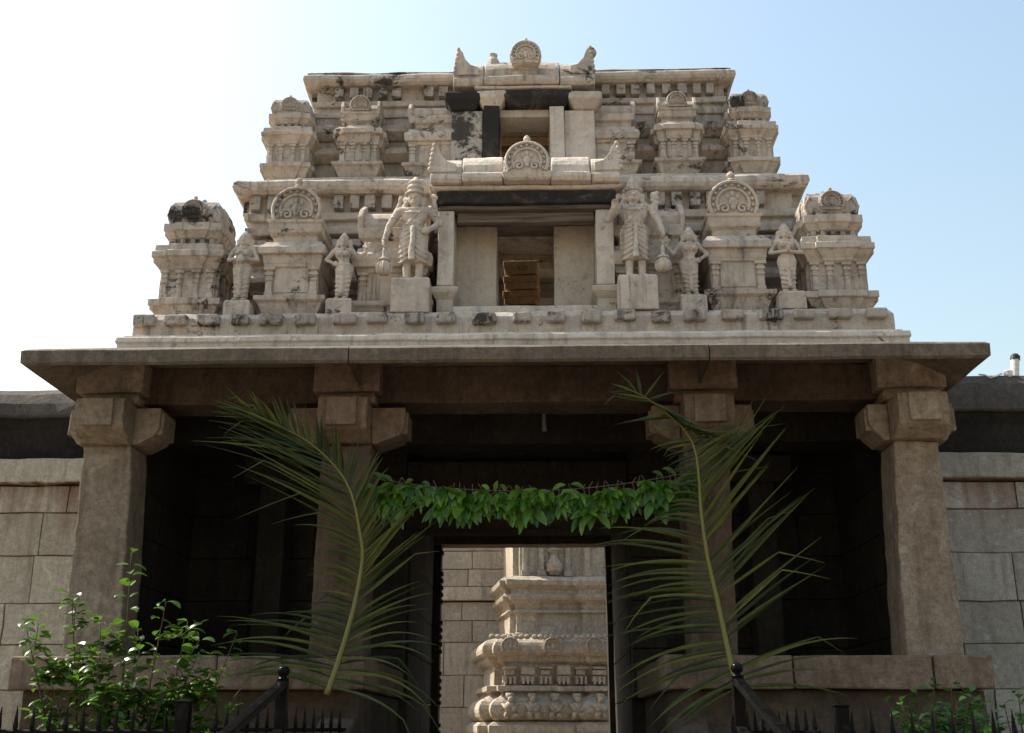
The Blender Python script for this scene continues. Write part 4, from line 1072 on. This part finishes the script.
shrub('low dark green shrub behind the spiked fence at lower right, below the end pillar', (3.6, Yb, .004),
      [((3.30, Yb, 1.88), 0), ((3.45, Yb, 1.95), 0), ((3.6, Yb, 2.0), 0), ((3.75, Yb, 1.97), 0), ((3.9, Yb, 1.90), 0), ((3.5, Yb-.2, 1.8), 0), ((3.7, Yb-.2, 1.82), 0), ((3.85, Yb-.2, 1.7), 0), ((3.35, Yb-.1, 1.7), 0)],
      'bush_dark', 6, .09, None, 3.5)
shrub('small sparse green shrub at the far right edge behind the fence', (4.3, Yb, .004),
      [((4.17, Yb, 1.82), 0), ((4.3, Yb, 1.92), 0), ((4.42, Yb, 1.85), 0), ((4.5, Yb, 1.75), 0)], 'bush_dark', 9, .08)

# ------------------------------------------------------------------ iron fences and hand rails
def spike_fence(label, p0, p1, step, top, post_at=None):
    p0 = Vector(p0); p1 = Vector(p1); L = (p1 - p0).length; u = (p1 - p0)/L
    root = empty('spiked_fence', p0, label, 'fence')
    m = MB()
    for z in (.12, top - .19): m.tube([(0, 0, z), tuple(u*L + Vector((0, 0, z)))], .016, 6)
    m.build('fence_rail', 'iron', root)
    k = 0; sp = MB(); q = step*.5
    while q < L:
        c = u*q
        sp.tube([(c.x, c.y, .0), (c.x, c.y, top - .2)], .011, 6)
        sp.tube([(c.x, c.y, top - .205), (c.x, c.y, top - .15), (c.x + random.uniform(-.006, .006), c.y, top + random.uniform(-.01, .01))], [.012, .021, .002], 6)
        q += step
    sp.build('fence_spikes', 'iron', root)
    if post_at is not None:
        c = u*post_at
        MB().box(c.x - .05, c.x + .05, c.y - .05, c.y + .05, 0, top + .02).loft(rect(c.x - .05, c.x + .05, c.y - .05, c.y + .05), [(0, top + .021), (.012, top + .03), (-.03, top + .05)]).build('fence_post', 'iron', root, bev=.004)
    return root
spike_fence('black iron spiked fence before the leafy shrub, lower left', (-8.0, 8.8, .004), (-2.43, 8.8, .004), .128, 1.785, 5.57)
spike_fence('black iron spiked fence before the low shrubs, lower right', (2.55, 8.8, .004), (8.0, 8.8, .004), .15, 1.75, 0.0)
spike_fence('short black spiked fence between fence post and the left stair rail', (-2.36, 9.3, .004), (-1.50, 10.7, .004), .115, 1.80)
spike_fence('short black spiked fence between fence post and the right stair rail', (2.50, 9.3, .004), (2.0, 10.4, .004), .115, 1.78)
def handrail(label, x, y, zt, dx):
    root = empty('stair_handrail', (x, y, .004), label, 'handrail')
    m = MB().box(-.045, .045, -.045, .045, 0, zt - .10); m.build('rail_post', 'iron', root, bev=.006)
    m = MB().lathe((0, 0, zt - .10), [(.05, 0), (.052, .012), (.03, .02), (.026, .03), (.045, .045), (.052, .07), (.045, .098), (.025, .112), (.004, .117)], 16); m.build('ball_finial', 'iron', root, smooth=True)
    for z, nm in ((zt - .13, 'top_rail'), (zt - .50, 'lower_rail')):
        a = Vector((0, 0, z)); b = Vector((dx, -3.2, z - .78))
        s = Vector((.042, 0, 0)); h = Vector((0, .0, .03))
        mm = MB().add([a - s - h, a + s - h, a + s + h, a - s + h, b - s - h, b + s - h, b + s + h, b - s + h], [(0,1,2,3), (7,6,5,4), (0,4,5,1), (1,5,6,2), (2,6,7,3), (3,7,4,0)])
        mm.build(nm, 'iron', root, bev=.012)
    m = MB().box(dx - .04, dx + .04, -3.24, -3.16, 0, zt - .95); m.build('lower_post', 'iron', root, bev=.006)
handrail('black iron stair rail with a ball-topped post left of the passage', -1.84, 9.5, 2.10, .0)
handrail('black iron stair rail with a ball-topped post right of the passage', 1.91, 9.5, 2.12, .0)
for s, x in ((-1, -1.62), (1, 1.66)):
    m = MB().prism_x([(11.2, 0.004), (11.2, 1.72), (10.9, 1.72), (8.0, .3), (8.0, .004)], x - .17, x + .17)
    tag(m.build('stair_parapet', 'granite_beam', jit=.012, bev=.02), 'sloping stone stair parapet on the %s side of the steps' % ('left' if s < 0 else 'right'), 'parapet')
